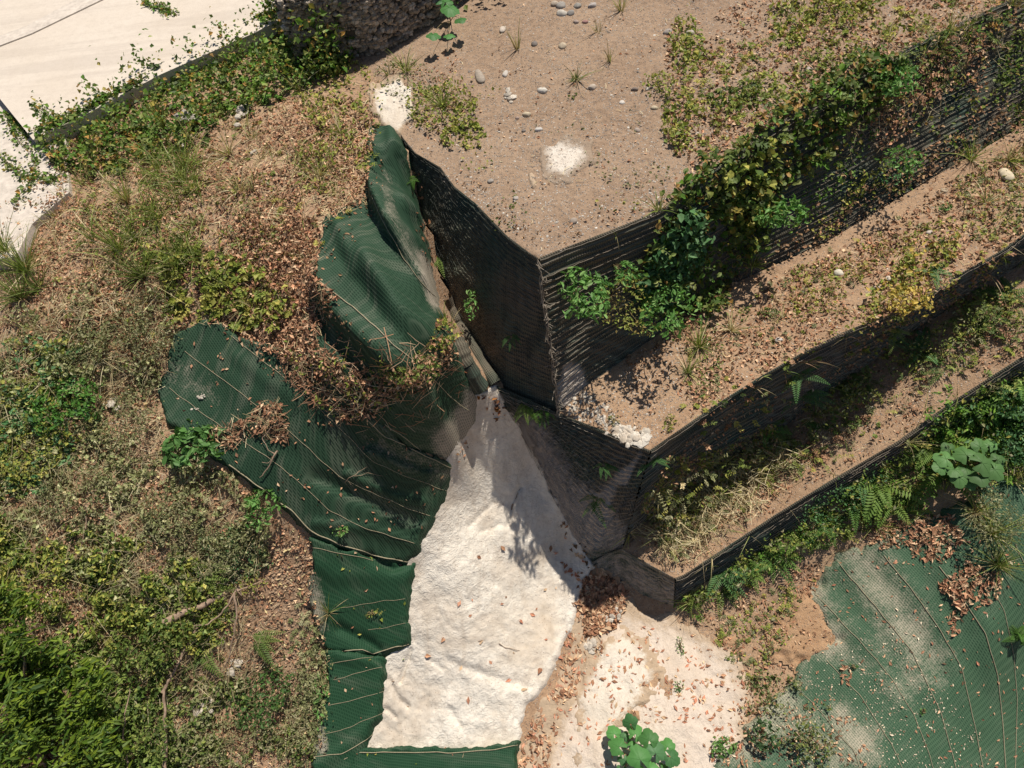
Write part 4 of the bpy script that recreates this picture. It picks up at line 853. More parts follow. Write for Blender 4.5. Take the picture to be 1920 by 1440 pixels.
grassfield(a, [(1060,455),(1240,385),(1300,340),(1300,365),(1240,410),(1060,485)], 20, 34, np.concatenate([P_STRAW, GB_]), 8, 1.2, 1.1, .42, .03, 170)
stuff('wild_grass', a, M_leaf, 'straw and green grass growing along the terraces and wall feet on the right', 'grass')
a = Acc()
sprigs(a, W3, 2600, .26, 6, .045, np.concatenate([P_BR, P_YG, P_GR*1.4]), .9, .38, .03, 125)
sprigs(a, [(1740,780),(1960,690),(1960,860),(1760,900)], 700, .35, 6, .06, P_BR, .9, .35, .03, 126)
sprigs(a, [(1250,80),(1480,-20),(1900,-20),(1700,90),(1530,185),(1370,290),(1290,280)], 700, .16, 5, .045, P_YG, .6, .5, .025, 127)
sprigs(a, T2A, 900, .14, 5, .035, np.concatenate([P_YG, P_GG]), .6, .5, .025, 128)
sprigs(a, [(1290,1160),(1400,1120),(1560,1050),(1520,1120),(1460,1200),(1420,1320),(1370,1230)], 420, .12, 4, .035, np.concatenate([P_YG, P_GG]), .6, .46, .03, 129)
stuff('leafy_weeds', a, M_leaf, 'leafy weeds crowding the foot of the walls and terraces on the right', 'weeds')
# ---- floor
a = Acc()
CH = [(1088,1085),(1120,1068),(1150,1085),(1180,1112),(1165,1170),(1120,1230),(1085,1290),(1045,1345),(1030,1460),(965,1460),(975,1395),(1020,1300),(1050,1235),(1072,1170)]
cover(a, [(1090,1085),(1120,1068),(1150,1085),(1190,1112),(1165,1150),(1150,1190),(1100,1200),(1080,1160)], 1900, .07, np.concatenate([P_RED[2:], P_DRY[:6]]), .03, .3, .03, 131, tilt=.5, asp=.45)
cover(a, CH, 3600, .055, np.concatenate([P_RED[1:], P_DRY[:4]]), .02, .40, .03, 132, tilt=.4, asp=.45)
cover(a, [(1060,1160),(1400,1200),(1400,1440),(1020,1440)], 1500, .05, P_RED, .01, .44, .03, 133, tilt=.3, asp=.4)
cover(a, [(880,1000),(1100,1080),(1060,1250),(900,1400),(760,1300)], 60, .07, P_RED, .01, tilt=.2, asp=.45)
cover(a, [(1010,1020),(1060,1000),(1115,1070),(1080,1090)], 110, .075, P_RED, .01, .4, .05, 134, tilt=.3)
cover(a, [(1035,975),(1060,975),(1125,1065),(1110,1085),(1060,1030)], 230, .06, P_DRYD, .02, .35, .05, 145)
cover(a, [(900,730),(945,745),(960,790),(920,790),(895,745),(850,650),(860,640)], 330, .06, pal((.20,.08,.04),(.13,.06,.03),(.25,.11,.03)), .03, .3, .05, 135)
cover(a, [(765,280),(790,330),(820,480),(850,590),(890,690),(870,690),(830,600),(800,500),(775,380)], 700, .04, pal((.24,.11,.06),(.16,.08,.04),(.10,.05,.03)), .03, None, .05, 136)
cover(a, [(845,880),(850,855),(880,815),(870,860)], 90, .05, P_DRY, .01)
cover(a, [(1270,1150),(1400,1100),(1560,1040),(1530,1110),(1490,1180),(1440,1240),(1420,1320),(1470,1400),(1380,1460),(1390,1280),(1340,1190)], 6500, .04, P_DRY, .02, .34, .02, 137, asp=.4)
cover(a, [(1330,1180),(1420,1120),(1500,1110),(1480,1200),(1430,1280),(1370,1230)], 2600, .03, np.concatenate([P_YG, P_GG]), .03, .44, .03, 138)
for pl, n in (([(1720,960),(1790,960),(1810,1010),(1770,1060),(1710,1050),(1680,1010)], 1500), ([(1760,1100),(1810,1050),(1900,1080),(1860,1130),(1820,1150),(1790,1200),(1760,1190),(1780,1140)], 1900), ([(1570,1220),(1600,1260),(1590,1290),(1570,1260)], 130), ([(1590,1010),(1690,960),(1740,1000),(1660,1040)], 900)):
    cover(a, pl, n, .055, np.concatenate([P_DRY, P_RED[3:]]), .03, .28, .03, n, tilt=.5, asp=.35)
cover(a, [(1500,1060),(1560,1040),(1540,1110),(1570,1200),(1500,1260),(1440,1340),(1370,1440),(1340,1440),(1440,1230),(1500,1160)], 1500, .04, P_DRY, .01, .4, .03, 144, asp=.4)
cover(a, S6, 1800, .036, np.concatenate([P_RED, P_DRY, pal((.6,.5,.38))]), .008, .35, .02, 139, tilt=.3, asp=.4)
cover(a, [(1560,1150),(1700,1200),(1900,1440),(1400,1440)], 2600, .016, pal((.6,.52,.4),(.5,.4,.3)), .004, .4, .02, 140, tilt=.2)
cover(a, [(1480,1330),(1560,1300),(1640,1400),(1620,1440),(1440,1440)], 900, .04, P_DRY, .01, .4, .03, 141, asp=.4)
stuff('fallen_leaves', a, M_dry, 'reddish brown fallen leaves scattered over the white floor and lower netting', 'leaf litter')
a = Acc()
for cx, cy, rx, ry, n in ((1450,1290,55,30,900),(1500,1390,50,25,260),(1430,1330,50,25,400),(1530,1330,30,15,120),(1600,1250,8,6,12)):
    cover(a, poly_ell(cx, cy, rx, ry), n, .034, np.concatenate([P_GR, P_GG, P_DRYD[:1]]), .14, .35, .05, n, tilt=.8, asp=.5)
stuff('ground_cover', a, M_leaf, 'sparse low weeds beside the dusty edge of the big netting sheet', 'ground cover')

# ---- pebbles (uncountable)
def rocks(P, size, palette, squash=.6, seed=0):
    ico = [(0,0,1),(.894,0,.447),(.276,.851,.447),(-.724,.526,.447),(-.724,-.526,.447),(.276,-.851,.447),(.724,.526,-.447),(-.276,.851,-.447),(-.894,0,-.447),(-.276,-.851,-.447),(.724,-.526,-.447),(0,0,-1)]
    fc = np.array([(0,1,2),(0,2,3),(0,3,4),(0,4,5),(0,5,1),(1,6,2),(2,7,3),(3,8,4),(4,9,5),(5,10,1),(6,7,2),(7,8,3),(8,9,4),(9,10,5),(10,6,1),(11,7,6),(11,8,7),(11,9,8),(11,10,9),(11,6,10)])
    v = np.array(ico); n = len(P); s = np.broadcast_to(size, (n,))*rng.uniform(.5, 1.5, n)
    sc3 = s[:, None]*rng.uniform(.6, 1.2, (n, 3))*[1, 1, squash]; an = rng.uniform(0, 6.28, n); c, q = np.cos(an), np.sin(an)
    W_ = v[None]*sc3[:, None]*rng.uniform(.8, 1.15, (n, 12, 1)); X = W_[..., 0]*c[:, None]-W_[..., 1]*q[:, None]; Y = W_[..., 0]*q[:, None]+W_[..., 1]*c[:, None]
    V = np.stack([X, Y, W_[..., 2]], -1)+P[:, None]; F = (fc[None]+12*np.arange(n)[:, None, None]).reshape(-1, 3)
    return V.reshape(-1, 3), F, np.repeat(palette[rng.integers(0, len(palette), n)]*rng.uniform(.8, 1.2, (n, 1)), 12, 0)
P_ST = pal((.42,.37,.32),(.34,.30,.26),(.52,.47,.41),(.25,.22,.20),(.6,.56,.5),(.36,.28,.22))
a = Acc()
for pl, n, s, th in ((T1A, 24000, .0085, .36), (T1A, 1500, .015, .38), (T2A, 3000, .009, .4), ([(1100,760),(1290,590),(1290,760),(1218,835)], 1500, .009, .3), ([(1400,960),(1560,850),(1740,760),(1920,640),(1920,560),(1700,700),(1460,880)], 3500, .009, .35), ([(780,290),(880,330),(1000,430),(1240,350),(1240,395),(1053,468),(1010,482),(900,390)], 1900, .012, .35), (T3A, 900, .010, .45), (T2A, 700, .012, .45), ([(1060,770),(1290,590),(1290,760),(1218,835)], 900, .010, .4)):
    x, y = scatter(pl, n, th, .02, n); P, Nn, ok = hit(x, y); a.add(rocks(P[ok], s, P_ST))
x, y = scatter([(1050,775),(1085,730),(1130,760),(1170,790),(1218,820),(1222,838),(1180,835),(1120,808)], 900, .3, .05, 5); P, Nn, ok = hit(x, y); a.add(rocks(P[ok], .022, pal((.56,.50,.42),(.42,.35,.28),(.64,.58,.50))))
x, y = scatter([(1140,780),(1170,790),(1222,815),(1222,843),(1190,836),(1150,818)], 330, None, .05, 6); P, Nn, ok = hit(x, y); a.add(rocks(P[ok], .045, pal((.62,.56,.48),(.50,.43,.35),(.66,.61,.54))))
x, y = scatter([(470,1000),(590,1020),(585,1120),(600,1200),(560,1300),(480,1340),(440,1240),(500,1130),(450,1080)], 2600, .36, .03, 15); P, Nn, ok = hit(x, y); a.add(rocks(P[ok], .022, pal((.38,.26,.17),(.46,.32,.21),(.28,.19,.12))))
x, y = scatter(CH, 500, .4, .03, 16); P, Nn, ok = hit(x, y); a.add(rocks(P[ok], .012, pal((.62,.55,.46),(.5,.4,.3))))
stuff('gravel', a, M_stone, 'small pebbles and white crumbs strewn over the terraces', 'gravel')
TREE_OLD = TREE

# =========================================================== INDIVIDUAL THINGS
def smoothstone(px, py, wpx, asp, shade, label, grp=None, pointed=0):
    P, Nn = at(px, py); s = wpx*mpp(P)*.46; nu, nv = 14, 9
    th = np.linspace(0, 2*np.pi, nu, endpoint=False); ph = np.linspace(.02, np.pi-.02, nv); TH, PH = np.meshgrid(th, ph, indexing='ij')
    d = np.stack([np.cos(TH)*np.sin(PH), np.sin(TH)*np.sin(PH), np.cos(PH)], -1); r = .85+.35*vn(d[..., 0]*1.6+px, d[..., 1]*1.6+d[..., 2]*1.3, int(px))
    if pointed: r = r*(1+pointed*np.clip(d[..., 1], 0, 1)**3)
    V = d*r[..., None]*[s, s*asp, s*.6]; an = rng.uniform(-.4, .4); c, q = math.cos(an), math.sin(an)
    V = np.stack([V[..., 0]*c-V[..., 1]*q, V[..., 0]*q+V[..., 1]*c, V[..., 2]], -1).reshape(-1, 3)+P+[0, 0, s*.12]
    i = np.arange(nu*nv).reshape(nu, nv); j = np.roll(i, -1, 0); F = np.stack([i[:, :-1].ravel(), i[:, 1:].ravel(), j[:, 1:].ravel(), j[:, :-1].ravel()], 1)
    o = mesh_obj('stone', V, F, M_stone, colr=np.tile(np.array(shade), (len(V), 1)), attrs=None); origin_to(o, P); tag(o, label, 'stone', grp)
G_, L_, B_, C_ = (.36,.33,.30), (.60,.55,.48), (.22,.19,.17), (.48,.40,.32)
for a_ in ((900,147,17,1.9,(.40,.34,.28),'tall grey brown egg shaped stone with pale tip, largest on the gravel terrace',None,.6),
 (947,140,10,1.6,(.55,.5,.45),'small pointed pale stone right of the tall egg shaped stone',None,.8),
 (943,56,12,1.6,(.6,.52,.44),'pinkish pale stone beside the edge of the gabion shade'),
 (1052,12,18,.9,G_,'dark grey cobble at the back of the cobble cluster on the terrace'),(1040,8,14,.9,C_,'brown cobble touching the back of the cobble cluster'),
 (1083,12,14,1.0,(.32,.3,.27),'round grey cobble at the right side of the cobble cluster'),(1053,27,20,.8,L_,'pale flat topped cobble at the front of the cobble cluster'),(1070,26,15,.9,(.3,.28,.26),'dark cobble at the front right of the cobble cluster'),
 (1110,12,16,.7,(.5,.45,.42),'pale pinkish cobble standing apart from the cobble cluster on its right'),(1080,42,10,.9,(.38,.3,.26),'small brown pebble just below the cobble cluster'),(1097,42,11,.9,(.38,.22,.2),'small reddish pebble below the cobble cluster'),
 (1002,83,12,1.1,B_,'small dark stone beside the thin grass tuft on the terrace'),(1055,87,15,1.0,(.52,.43,.32),'round tan stone standing alone above the small spiky tuft'),
 (1017,171,19,.6,(.75,.7,.62),'bean shaped white stone in the middle of the gravel terrace'),(958,192,9,.7,(.68,.6,.5),'little cream stone below the white cement crumbs'),
 (988,216,17,.7,(.6,.5,.36),'flat yellowish stone left of the terrace centre'),(970,222,9,.8,(.4,.3,.25),'small brown pebble next to the flat yellowish stone'),(1010,244,15,.7,(.6,.56,.52),'wedge shaped pale stone above the white cement splash'),
 (982,246,9,.9,B_,'small dark pebble left of the wedge shaped pale stone'),(1110,164,14,1.1,(.5,.42,.35),'half buried tan stone right of the small spiky tuft'),(1166,193,11,1.0,(.72,.66,.6),'small round white stone on the right half of the terrace'),
 (1190,168,13,.7,(.25,.2,.17),'dark flat pebble between two white pebbles on the terrace'),(1214,167,9,1.0,(.7,.63,.56),'tiny white pebble right of the dark flat pebble'),(1227,203,13,.8,(.55,.46,.33),'tan pebble with a dark underside near the right weeds'),
 (1195,245,12,.8,(.42,.35,.3),'smooth brown pebble between the cement splash and the right weeds'),(1252,62,17,.8,(.42,.37,.33),'grey stone beside the weeds at the top of the terrace'),(1075,415,17,.9,(.36,.3,.25),'dark brown stone near the rim by the wall corner'),
 (967,372,12,.9,(.5,.44,.4),'pale pebble above the rim of the left wall face'),(920,340,12,1.0,(.38,.34,.3),'grey pebble half hidden by weeds near the left rim'),(1516,133,15,.9,(.5,.43,.4),'smooth pinkish grey stone among the leaves of the right terrace'),
 (1294,62,14,1.0,(.5,.44,.4),'pale grey stone by the weeds at the terrace top, right of its neighbour'),
 (1885,328,20,1.5,(.68,.58,.42),'large cream oval stone at the right end of the middle terrace'),(1770,358,11,.9,(.52,.42,.3),'small tan stone at the foot of the tall wall on the right'),(1572,513,18,.9,(.72,.66,.55),'round cream stone in the middle of the middle terrace'),
 (1666,523,11,1.1,(.65,.56,.48),'small cream stone right of the round cream stone'),(1644,540,12,.7,(.5,.4,.36),'flat pinkish stone below the two cream stones'),(1460,638,15,.8,(.55,.52,.48),'pale grey stone near the middle wall rim'),(1742,436,11,.8,(.6,.52,.46),'pale stone high on the middle terrace right part'),
 (1502,872,9,1.0,(.62,.5,.4),'small pinkish stone on the narrow lower path'),(1725,625,13,.7,(.62,.55,.48),'pale flat stone at the upper end of the lower path'),(1910,885,18,.8,(.52,.4,.3),'brown rounded stone on the netting edge at the far right')):
    smoothstone(*a_)
def chunk(px, py, wpx, label, n=14, c=pal((.62,.56,.48),(.52,.46,.39))):
    P, Nn = at(px, py); s = wpx*mpp(P); Q = P+rng.normal(0, .28, (n, 3))*s*[1, 1, .15]+[0, 0, s*.12]
    A = Acc().add(rocks(Q, s*.22, c)); o = A.build('cement_crumbs', M_stone); origin_to(o, P); tag(o, label, 'rubble')
chunk(1147,1154,22,'crumbled white cement lump beside the red leaf heap'); chunk(367,768,9,'white flake of cement lying on the wide netting sheet', 5); chunk(381,745,12,'jagged pale crumbs above the flake on the wide netting sheet', 8); chunk(1107,1212,24,'crumbled white cement lump below the red leaf heap'); chunk(955,182,26,'little pile of white cement crumbs on the gravel terrace')
chunk(445,1245,26,'white cement lump under the dead branches on the hillside'); chunk(378,1325,26,'scattered white crumbs below the dead log'); chunk(210,755,24,'grey white crumbs among the weeds left of the netting')
chunk(350,222,30,'grey rocks in the shade under the vines, top left', 18, pal((.4,.36,.32),(.5,.45,.4))); chunk(455,215,32,'pale rocks in the straw below the top vines', 14); chunk(345,275,14,'pale cement lump in the upper left litter'); chunk(480,285,12,'lone pale lump at the edge of the upper litter', 6)
chunk(1186,822,32,'biggest white cement lumps at the tip of the middle terrace', 30, pal((.66,.60,.52),(.55,.48,.40)))
# grass tufts
def tuft(px, py, size, n, palette, label, spread=.8, droop=.6, width=.006, grp=None, up=(0, 0, 1), cat='grass'):
    P, Nn = at(px, py); L = size*mpp(P); root = empty('grass_tuft', tuple(P), label, cat, grp); A = Acc(); k = max(6, int(n*.3))
    A.add(mkblades(P, L, palette, spread, width, n-k, up, droop)); A.build('blades', M_leaf, root)
    B_ = Acc(); B_.add(mkblades(P, L*.7, P_STRAW, spread*1.3, width*.7, k, up, droop)); B_.build('dry_blades', M_dry, root)
GB = pal((.20,.27,.05),(.26,.32,.08),(.34,.37,.13),(.13,.19,.035)); GD = pal((.12,.18,.04),(.17,.23,.06),(.24,.27,.09)); GS = np.concatenate([P_STRAW, GB[:2]])
for t_ in ((762,135,62,46,GB,'bright green spiky grass tuft in front of the stone basket wall',.8),(728,140,36,16,GB,'small grass tuft just left of the bright spiky one'),
 (970,92,60,20,GS,'thin tall grass tuft with long shadow on the gravel terrace',.4),(1080,150,40,34,GD,'small round spiky tuft in the middle of the gravel terrace',1.1),(1143,115,55,16,GS,'wispy grass stalks right of the small spiky tuft',.5),(1165,20,50,26,GS,'pale dry grass tuft at the top edge of the terrace',.7),(1120,60,40,16,GS,'sparse straw tuft between the cobbles and wispy stalks',.7),
 (830,200,70,60,GB,'wide grassy clump left of the tall egg stone',1.0),(1235,395,60,26,GB,'grass tuft leaning over the terrace rim at the vine',.9),
 (1410,500,65,46,GB,'bright grass tuft hanging at the foot of the dark vine',1.0),(1780,60,60,30,GS,'straw coloured grass at the upper right wall rim',.9),(1760,90,60,30,GB,'green grass blades mixed with straw by the upper right rim',.9),(1900,10,50,30,GS,'straw grass in the top right corner',.9),
 (50,510,105,110,GB,'large green grass clump at the left edge of the hillside',.9),(40,560,95,120,GD,'darker grass clump below the large one at the left edge',.9),(10,470,80,60,GB,'grass clump cut by the left edge above the others',.9),(75,540,70,60,GD,'short grass clump on the right of the left edge clumps',1.0),
 (270,520,105,100,GD,'big grass clump with long blades left of the netting',.8),(225,470,100,70,GB,'grass clump with seed stalks above the big one',.7),(330,500,90,70,GD,'grass clump between the big clump and the leaf heap',.9),(240,380,90,60,GS,'tall pale grass stalks in the upper hillside',.5),(310,240,90,34,GB,'long arching pale green blades under the vines',.4),(430,290,80,34,GS,'sprawling straw grass in the upper litter',1.1),(450,360,70,40,GS,'dry grass tuft in the middle of the brown litter',1.1),(350,320,80,26,GB,'long thin blades lying over the upper litter',1.0),(180,290,60,40,GD,'dark grass at the corner of the concrete slab',.9),
 (175,665,50,34,GD,'short spiky tuft on bare soil below the left clumps',1.0),(60,620,50,30,GS,'dry tuft below the dark left edge clump',1.0),
 (832,600,60,16,GB,'tall blades growing at the netting edge by the wall',.4),(845,610,60,14,GS,'dry bent stalks at the netting edge by the wall',.7),
 (615,1150,62,34,GS,'pale spiky tuft on the netting left edge',1.2),(1180,1000,60,44,GS,'straw coloured spiky tuft at the foot of the middle wall corner',1.2),(1235,920,60,50,GS,'dry grass tuft leaning on the middle wall',1.1),(1290,960,75,60,GS,'sprawling straw grass on the lower path start',1.2),(1340,930,75,60,GS,'large straw grass clump on the lower path',1.2),(1310,870,65,40,GB,'green grass tuft against the middle wall',1.0),(1390,900,70,50,GS,'pale grass clump in the middle of the lower path',1.1),(1430,870,60,40,GB,'grass tuft right of the pale clump on the lower path',1.0),(1530,780,70,40,GS,'arching straw grass where the ferns begin',1.1),(1600,740,70,36,GB,'thin grass blades among the path ferns',1.0),
 (1295,1130,60,90,GD,'dense grass tuft at the tip of the lowest wall',.9),(1310,650,70,60,GB,'grass clump at the foot of the tall wall beside bare soil',.9),(1290,700,60,40,GB,'lower grass clump beside the bare soil of the middle terrace',.9),(1370,620,60,30,GS,'straw tuft in the middle terrace below the vine',1.0),(1340,570,60,26,GS,'dry roots like tuft below the dark vine',1.0),
 (1820,300,75,34,GB,'long grass blades at the foot of the tall wall on the right',1.0),(1850,380,70,30,GS,'sprawling grass in the right part of the middle terrace',1.1),(1890,300,60,40,GS,'grass beside the large cream oval stone',1.1),(1610,520,40,14,GS,'thin stalks by the round cream stone',.6),
 (1860,1000,75,120,GB,'big bushy grass clump on the netting at the right',1.0),(1870,1060,70,110,GD,'lower half of the bushy grass on the netting at the right',1.1),(1830,960,60,80,GS,'pale top of the bushy grass on the netting at the right',1.0),(1700,960,60,60,GB,'grass fringe at the netting top edge',1.0),(1640,985,50,40,GB,'small grass fringe at the netting top left edge',1.0),(1880,830,70,50,GB,'grass blades above the broad lobed leaves',1.1),(1900,900,60,40,GS,'straw grass by the brown stone on the right',1.1),(1700,830,60,30,GS,'straw grass on the rim of the lowest wall',1.0),
 (240,1280,70,26,GS,'pale straw stalks behind the bright bush',.4),(120,700,50,24,GB,'green blades in the left ground cover',.9),(560,170,60,30,GS,'dry grass near the vines at the top',.9),(640,250,60,30,GS,'straw grass above the folded netting',1.0),(600,330,60,40,GS,'straw grass left of the folded netting top',1.1)):
    tuft(*t_[:6], spread=t_[6] if len(t_) > 6 else .8)
# ferns
def frond(acc, P, az, L, el=.5, palette=P_BR, pin=.28, wv=.5):
    n = 16; t = np.linspace(0, 1, n); d = np.array([math.cos(az), math.sin(az), 0]); s = np.array([-math.sin(az), math.cos(az), 0])
    C = P+d*(t*L*math.cos(el))[:, None]+np.array([0, 0, 1.])*(L*(t*math.sin(el)-t*t*.55))[:, None]+s*(math.sin(wv)*.15*L*t*t)[:, None]
    acc.add(tubeacc([C], [.0025], palette[0]*.8, 3)); Vs, Fs, o = [], [], 0; cc = palette[rng.integers(0, len(palette))]*rng.uniform(.75, 1.25)
    for k in range(1, n):
        w_ = pin*.72*L*(1-t[k])**.7*(.6+.4*min(1, k/4)); T_ = (C[k]-C[k-1]); T_ /= np.linalg.norm(T_); h = L/n*.42
        for sg in (1, -1):
            e = C[k]+s*sg*w_+T_*w_*.45-np.array([0, 0, 1])*w_*.18; m_ = (C[k]+e)/2
            Vs += [C[k]-T_*h*.3, m_-T_*h*.9+[0, 0, .003], e, m_+T_*h*.9+[0, 0, .003]]; Fs += [[o, o+1, o+2], [o, o+2, o+3]]; o += 4
    acc.add((np.array(Vs), np.array(Fs), np.tile(cc, (len(Vs), 1))))
def fern(px, py, size, n, palette, label, el=.7, az0=None, spread=6.28, pin=.28):
    P, Nn = at(px, py); P = P+Nn*.02; L = size*mpp(P); root = empty('fern', tuple(P), label, 'fern'); 
    for k in range(n if n > 5 else n+3):
        A = Acc(); az = (rng.uniform(0, 6.28) if az0 is None else az0+rng.uniform(-.5, .5)*spread)
        frond(A, P+rng.normal(0, .03, 3)*[1, 1, .3], az, L*rng.uniform(.7, 1.3), el*rng.uniform(.6, 1.3), palette, pin); A.build('frond', M_leaf, root)
FG = pal((.08,.19,.03),(.11,.22,.04),(.06,.14,.025)); FB = pal((.08,.18,.055),(.10,.21,.07)); FY = pal((.15,.23,.05),(.19,.26,.06),(.11,.18,.04)); FX = pal((.12,.21,.035),(.16,.25,.045))
dn = -1.57
for f_ in ((820,480,44,4,FY,'yellowish fern at the top of the gully beside the folded netting',.3,dn,1.2),(985,762,40,5,FX,'bright fern growing in the shaded gully at the middle wall top',.3,dn,2.6),(1020,770,28,4,FG,'smaller fern right of the bright gully fern',.3,dn,2.4),(965,628,26,4,FB,'small dark fern on the shaded left face of the tall wall',.3,dn,3),(770,335,26,5,FG,'little fern at the top end of the gully',.5,dn,3),
 (1135,870,30,5,FB,'green fern on the left face of the middle wall, upper one',.4,dn,3),(1120,935,44,6,FG,'wide fern on the left face of the middle wall, lower one',.4,dn,3.2),(1228,862,34,4,FB,'light green fern just right of the middle wall corner',.5,dn,3),
 (1500,700,50,8,FB,'blue green fern on the middle wall, left of its twin',.5,dn,4),(1505,740,52,7,FB,'blue green fern just under its twin on the middle wall',.4,dn,3.5),(1575,720,40,5,FY,'pale fern right of the blue green pair',.5,dn,4),(1625,715,48,7,FY,'feathery fern on the path edge below the middle wall',.6,None,6.28),(1720,660,55,9,FB,'fresh broad fern on the upper part of the lower path',.7,None,6.28),(1770,690,40,6,FY,'low fern right of the fresh broad one',.6,None,6.28),(1820,600,55,8,FY,'feathery yellow green fern near the right end of the path',.6,None,6.28),(1860,570,55,8,FY,'long frond fern against the middle wall at the right',.6,None,6.28),(1890,560,45,7,FG,'fern touching the right edge of the photo',.6,None,6.28),(1740,510,40,6,FB,'soft fern on the rim of the middle wall at the right',.6,None,6.28),(1670,620,34,5,FY,'small fern hanging on the middle wall rim',.5,dn,4),
 (1440,800,45,6,FG,'fern at the foot of the middle wall beside the path',.6,None,6.28),(1480,830,50,7,FY,'fern with upright fronds in the path grass',.7,None,6.28),(1250,975,48,7,FB,'green fern behind the straw tuft at the middle wall corner',.6,None,6.28),(1540,800,45,6,FG,'fern in the shade between path and middle wall',.6,None,6.28),
 (1350,1075,60,9,FB,'blue green fern on the face of the lowest wall near its tip',.5,dn,4),(1400,1060,62,10,FX,'bright fern beside the blue green one on the lowest wall',.6,dn,4.5),(1450,1045,62,10,FG,'third fern along the lowest wall',.6,None,6.28),(1500,1010,60,10,FX,'fern in the deep green patch below the lowest wall',.6,None,6.28),(1550,980,60,10,FG,'tall dark fern below the lowest wall',.7,None,6.28),(1600,940,60,9,FG,'fern halfway along the foot of the lowest wall',.7,None,6.28),(1360,1110,50,8,FY,'low yellowish fern below the blue green one',.4,None,6.28),
 (1650,900,80,10,FX,'large light green fern plant with broad leaflets',.7,None,6.28,.34),(1665,935,70,8,FX,'light green fern below the large one',.5,dn,4,.34),(1740,840,85,12,FX,'bright lime fern left of the broad lobed leaves',.8,None,6.28,.34),(1770,880,80,9,FX,'lime fern lying beside the lobed leaves',.5,None,6.28,.34),(1690,860,60,8,FY,'soft fern on the rim right of the path',.7,None,6.28),(1610,905,50,7,FB,'fern sprouting from the lowest wall rim',.6,None,6.28),(1860,760,70,10,FG,'fern in the thicket at the right edge',.8,None,6.28),(1900,720,60,10,FG,'fern in the thicket at the far right rim',.8,None,6.28),(1905,1190,36,16,FG,'dark round fern bush on the netting at the right edge',.9,None,6.28),
 (390,1070,50,5,FY,'fern above the dead log',.4,None,6.28),(380,1225,48,5,FY*.8,'yellow ribbed fern below the dead log',.3,None,6.28),(480,1190,50,4,FY*.8,'long thin fern fronds reaching over bare soil',.2,-.5,1.2),(345,1150,36,5,pal((.35,.42,.12),(.25,.33,.08)),'spiky yellow striped plant beside the log',.5,None,6.28,.1)):
    fern(*f_[:6], el=f_[6], az0=f_[7], spread=f_[8], pin=f_[9] if len(f_) > 9 else .28)
# leafy sprigs and shrubs
def shrub(px, py, rx, ry, hgt, n, size, palette, label, name='shrub', cat='shrub', stems=7, asp=.45, big=False, out=None, thr=.35, tilt=.7, sunk=.0):
    P, Nn = at(px, py); m_ = mpp(P); root = empty(name, tuple(P), label, cat)
    C = P+np.array([0, 0, hgt*.55])+(np.array(out) if out is not None else 0)
    u = rng.normal(0, 1, (n*2, 3)); u /= np.linalg.norm(u, axis=1, keepdims=True); u[:, 2] = np.abs(u[:, 2])*1.0-.25
    rr = rng.uniform(.35, 1, (n*2, 1))**.5; k = fbm(u[:, 0]*2.6+px, u[:, 1]*2.6+u[:, 2]*2+py, 7)*(1) > thr; u = u[k][:n]; rr = rr[k][:n]
    lump = .7+.6*vn(u[:, 0]*2.2+px*.1, u[:, 1]*2.2+py*.1, 5)[:, None]
    Q = C+u*rr*lump*np.array([rx*m_, ry*m_*1.15, hgt*.5])
    A = Acc().add(mkleaves(Q, u*.5+np.array([0, 0, .6]), size, palette, tilt, asp, big)); A.build('foliage', M_leaf, root)
    L = []
    for q in range(stems):
        e = Q[rng.integers(0, len(Q))]; t = np.linspace(0, 1, 7)[:, None]; L.append(P*(1-t)+e*t+np.array([0, 0, 1])*np.sin(t*3.1)*.04+rng.normal(0, .006, (7, 3)))
    V, F = tubes(L, [np.linspace(.008, .003, 7)]*len(L), 4); mesh_obj('stem', child_local(V, root), F, M_stem, root)
SL = pal((.09,.21,.045),(.12,.25,.06),(.06,.145,.03),(.17,.29,.09)); SY = pal((.24,.28,.06),(.19,.24,.05),(.30,.30,.09),(.26,.20,.07))
O1 = (.12,-.30,.15)
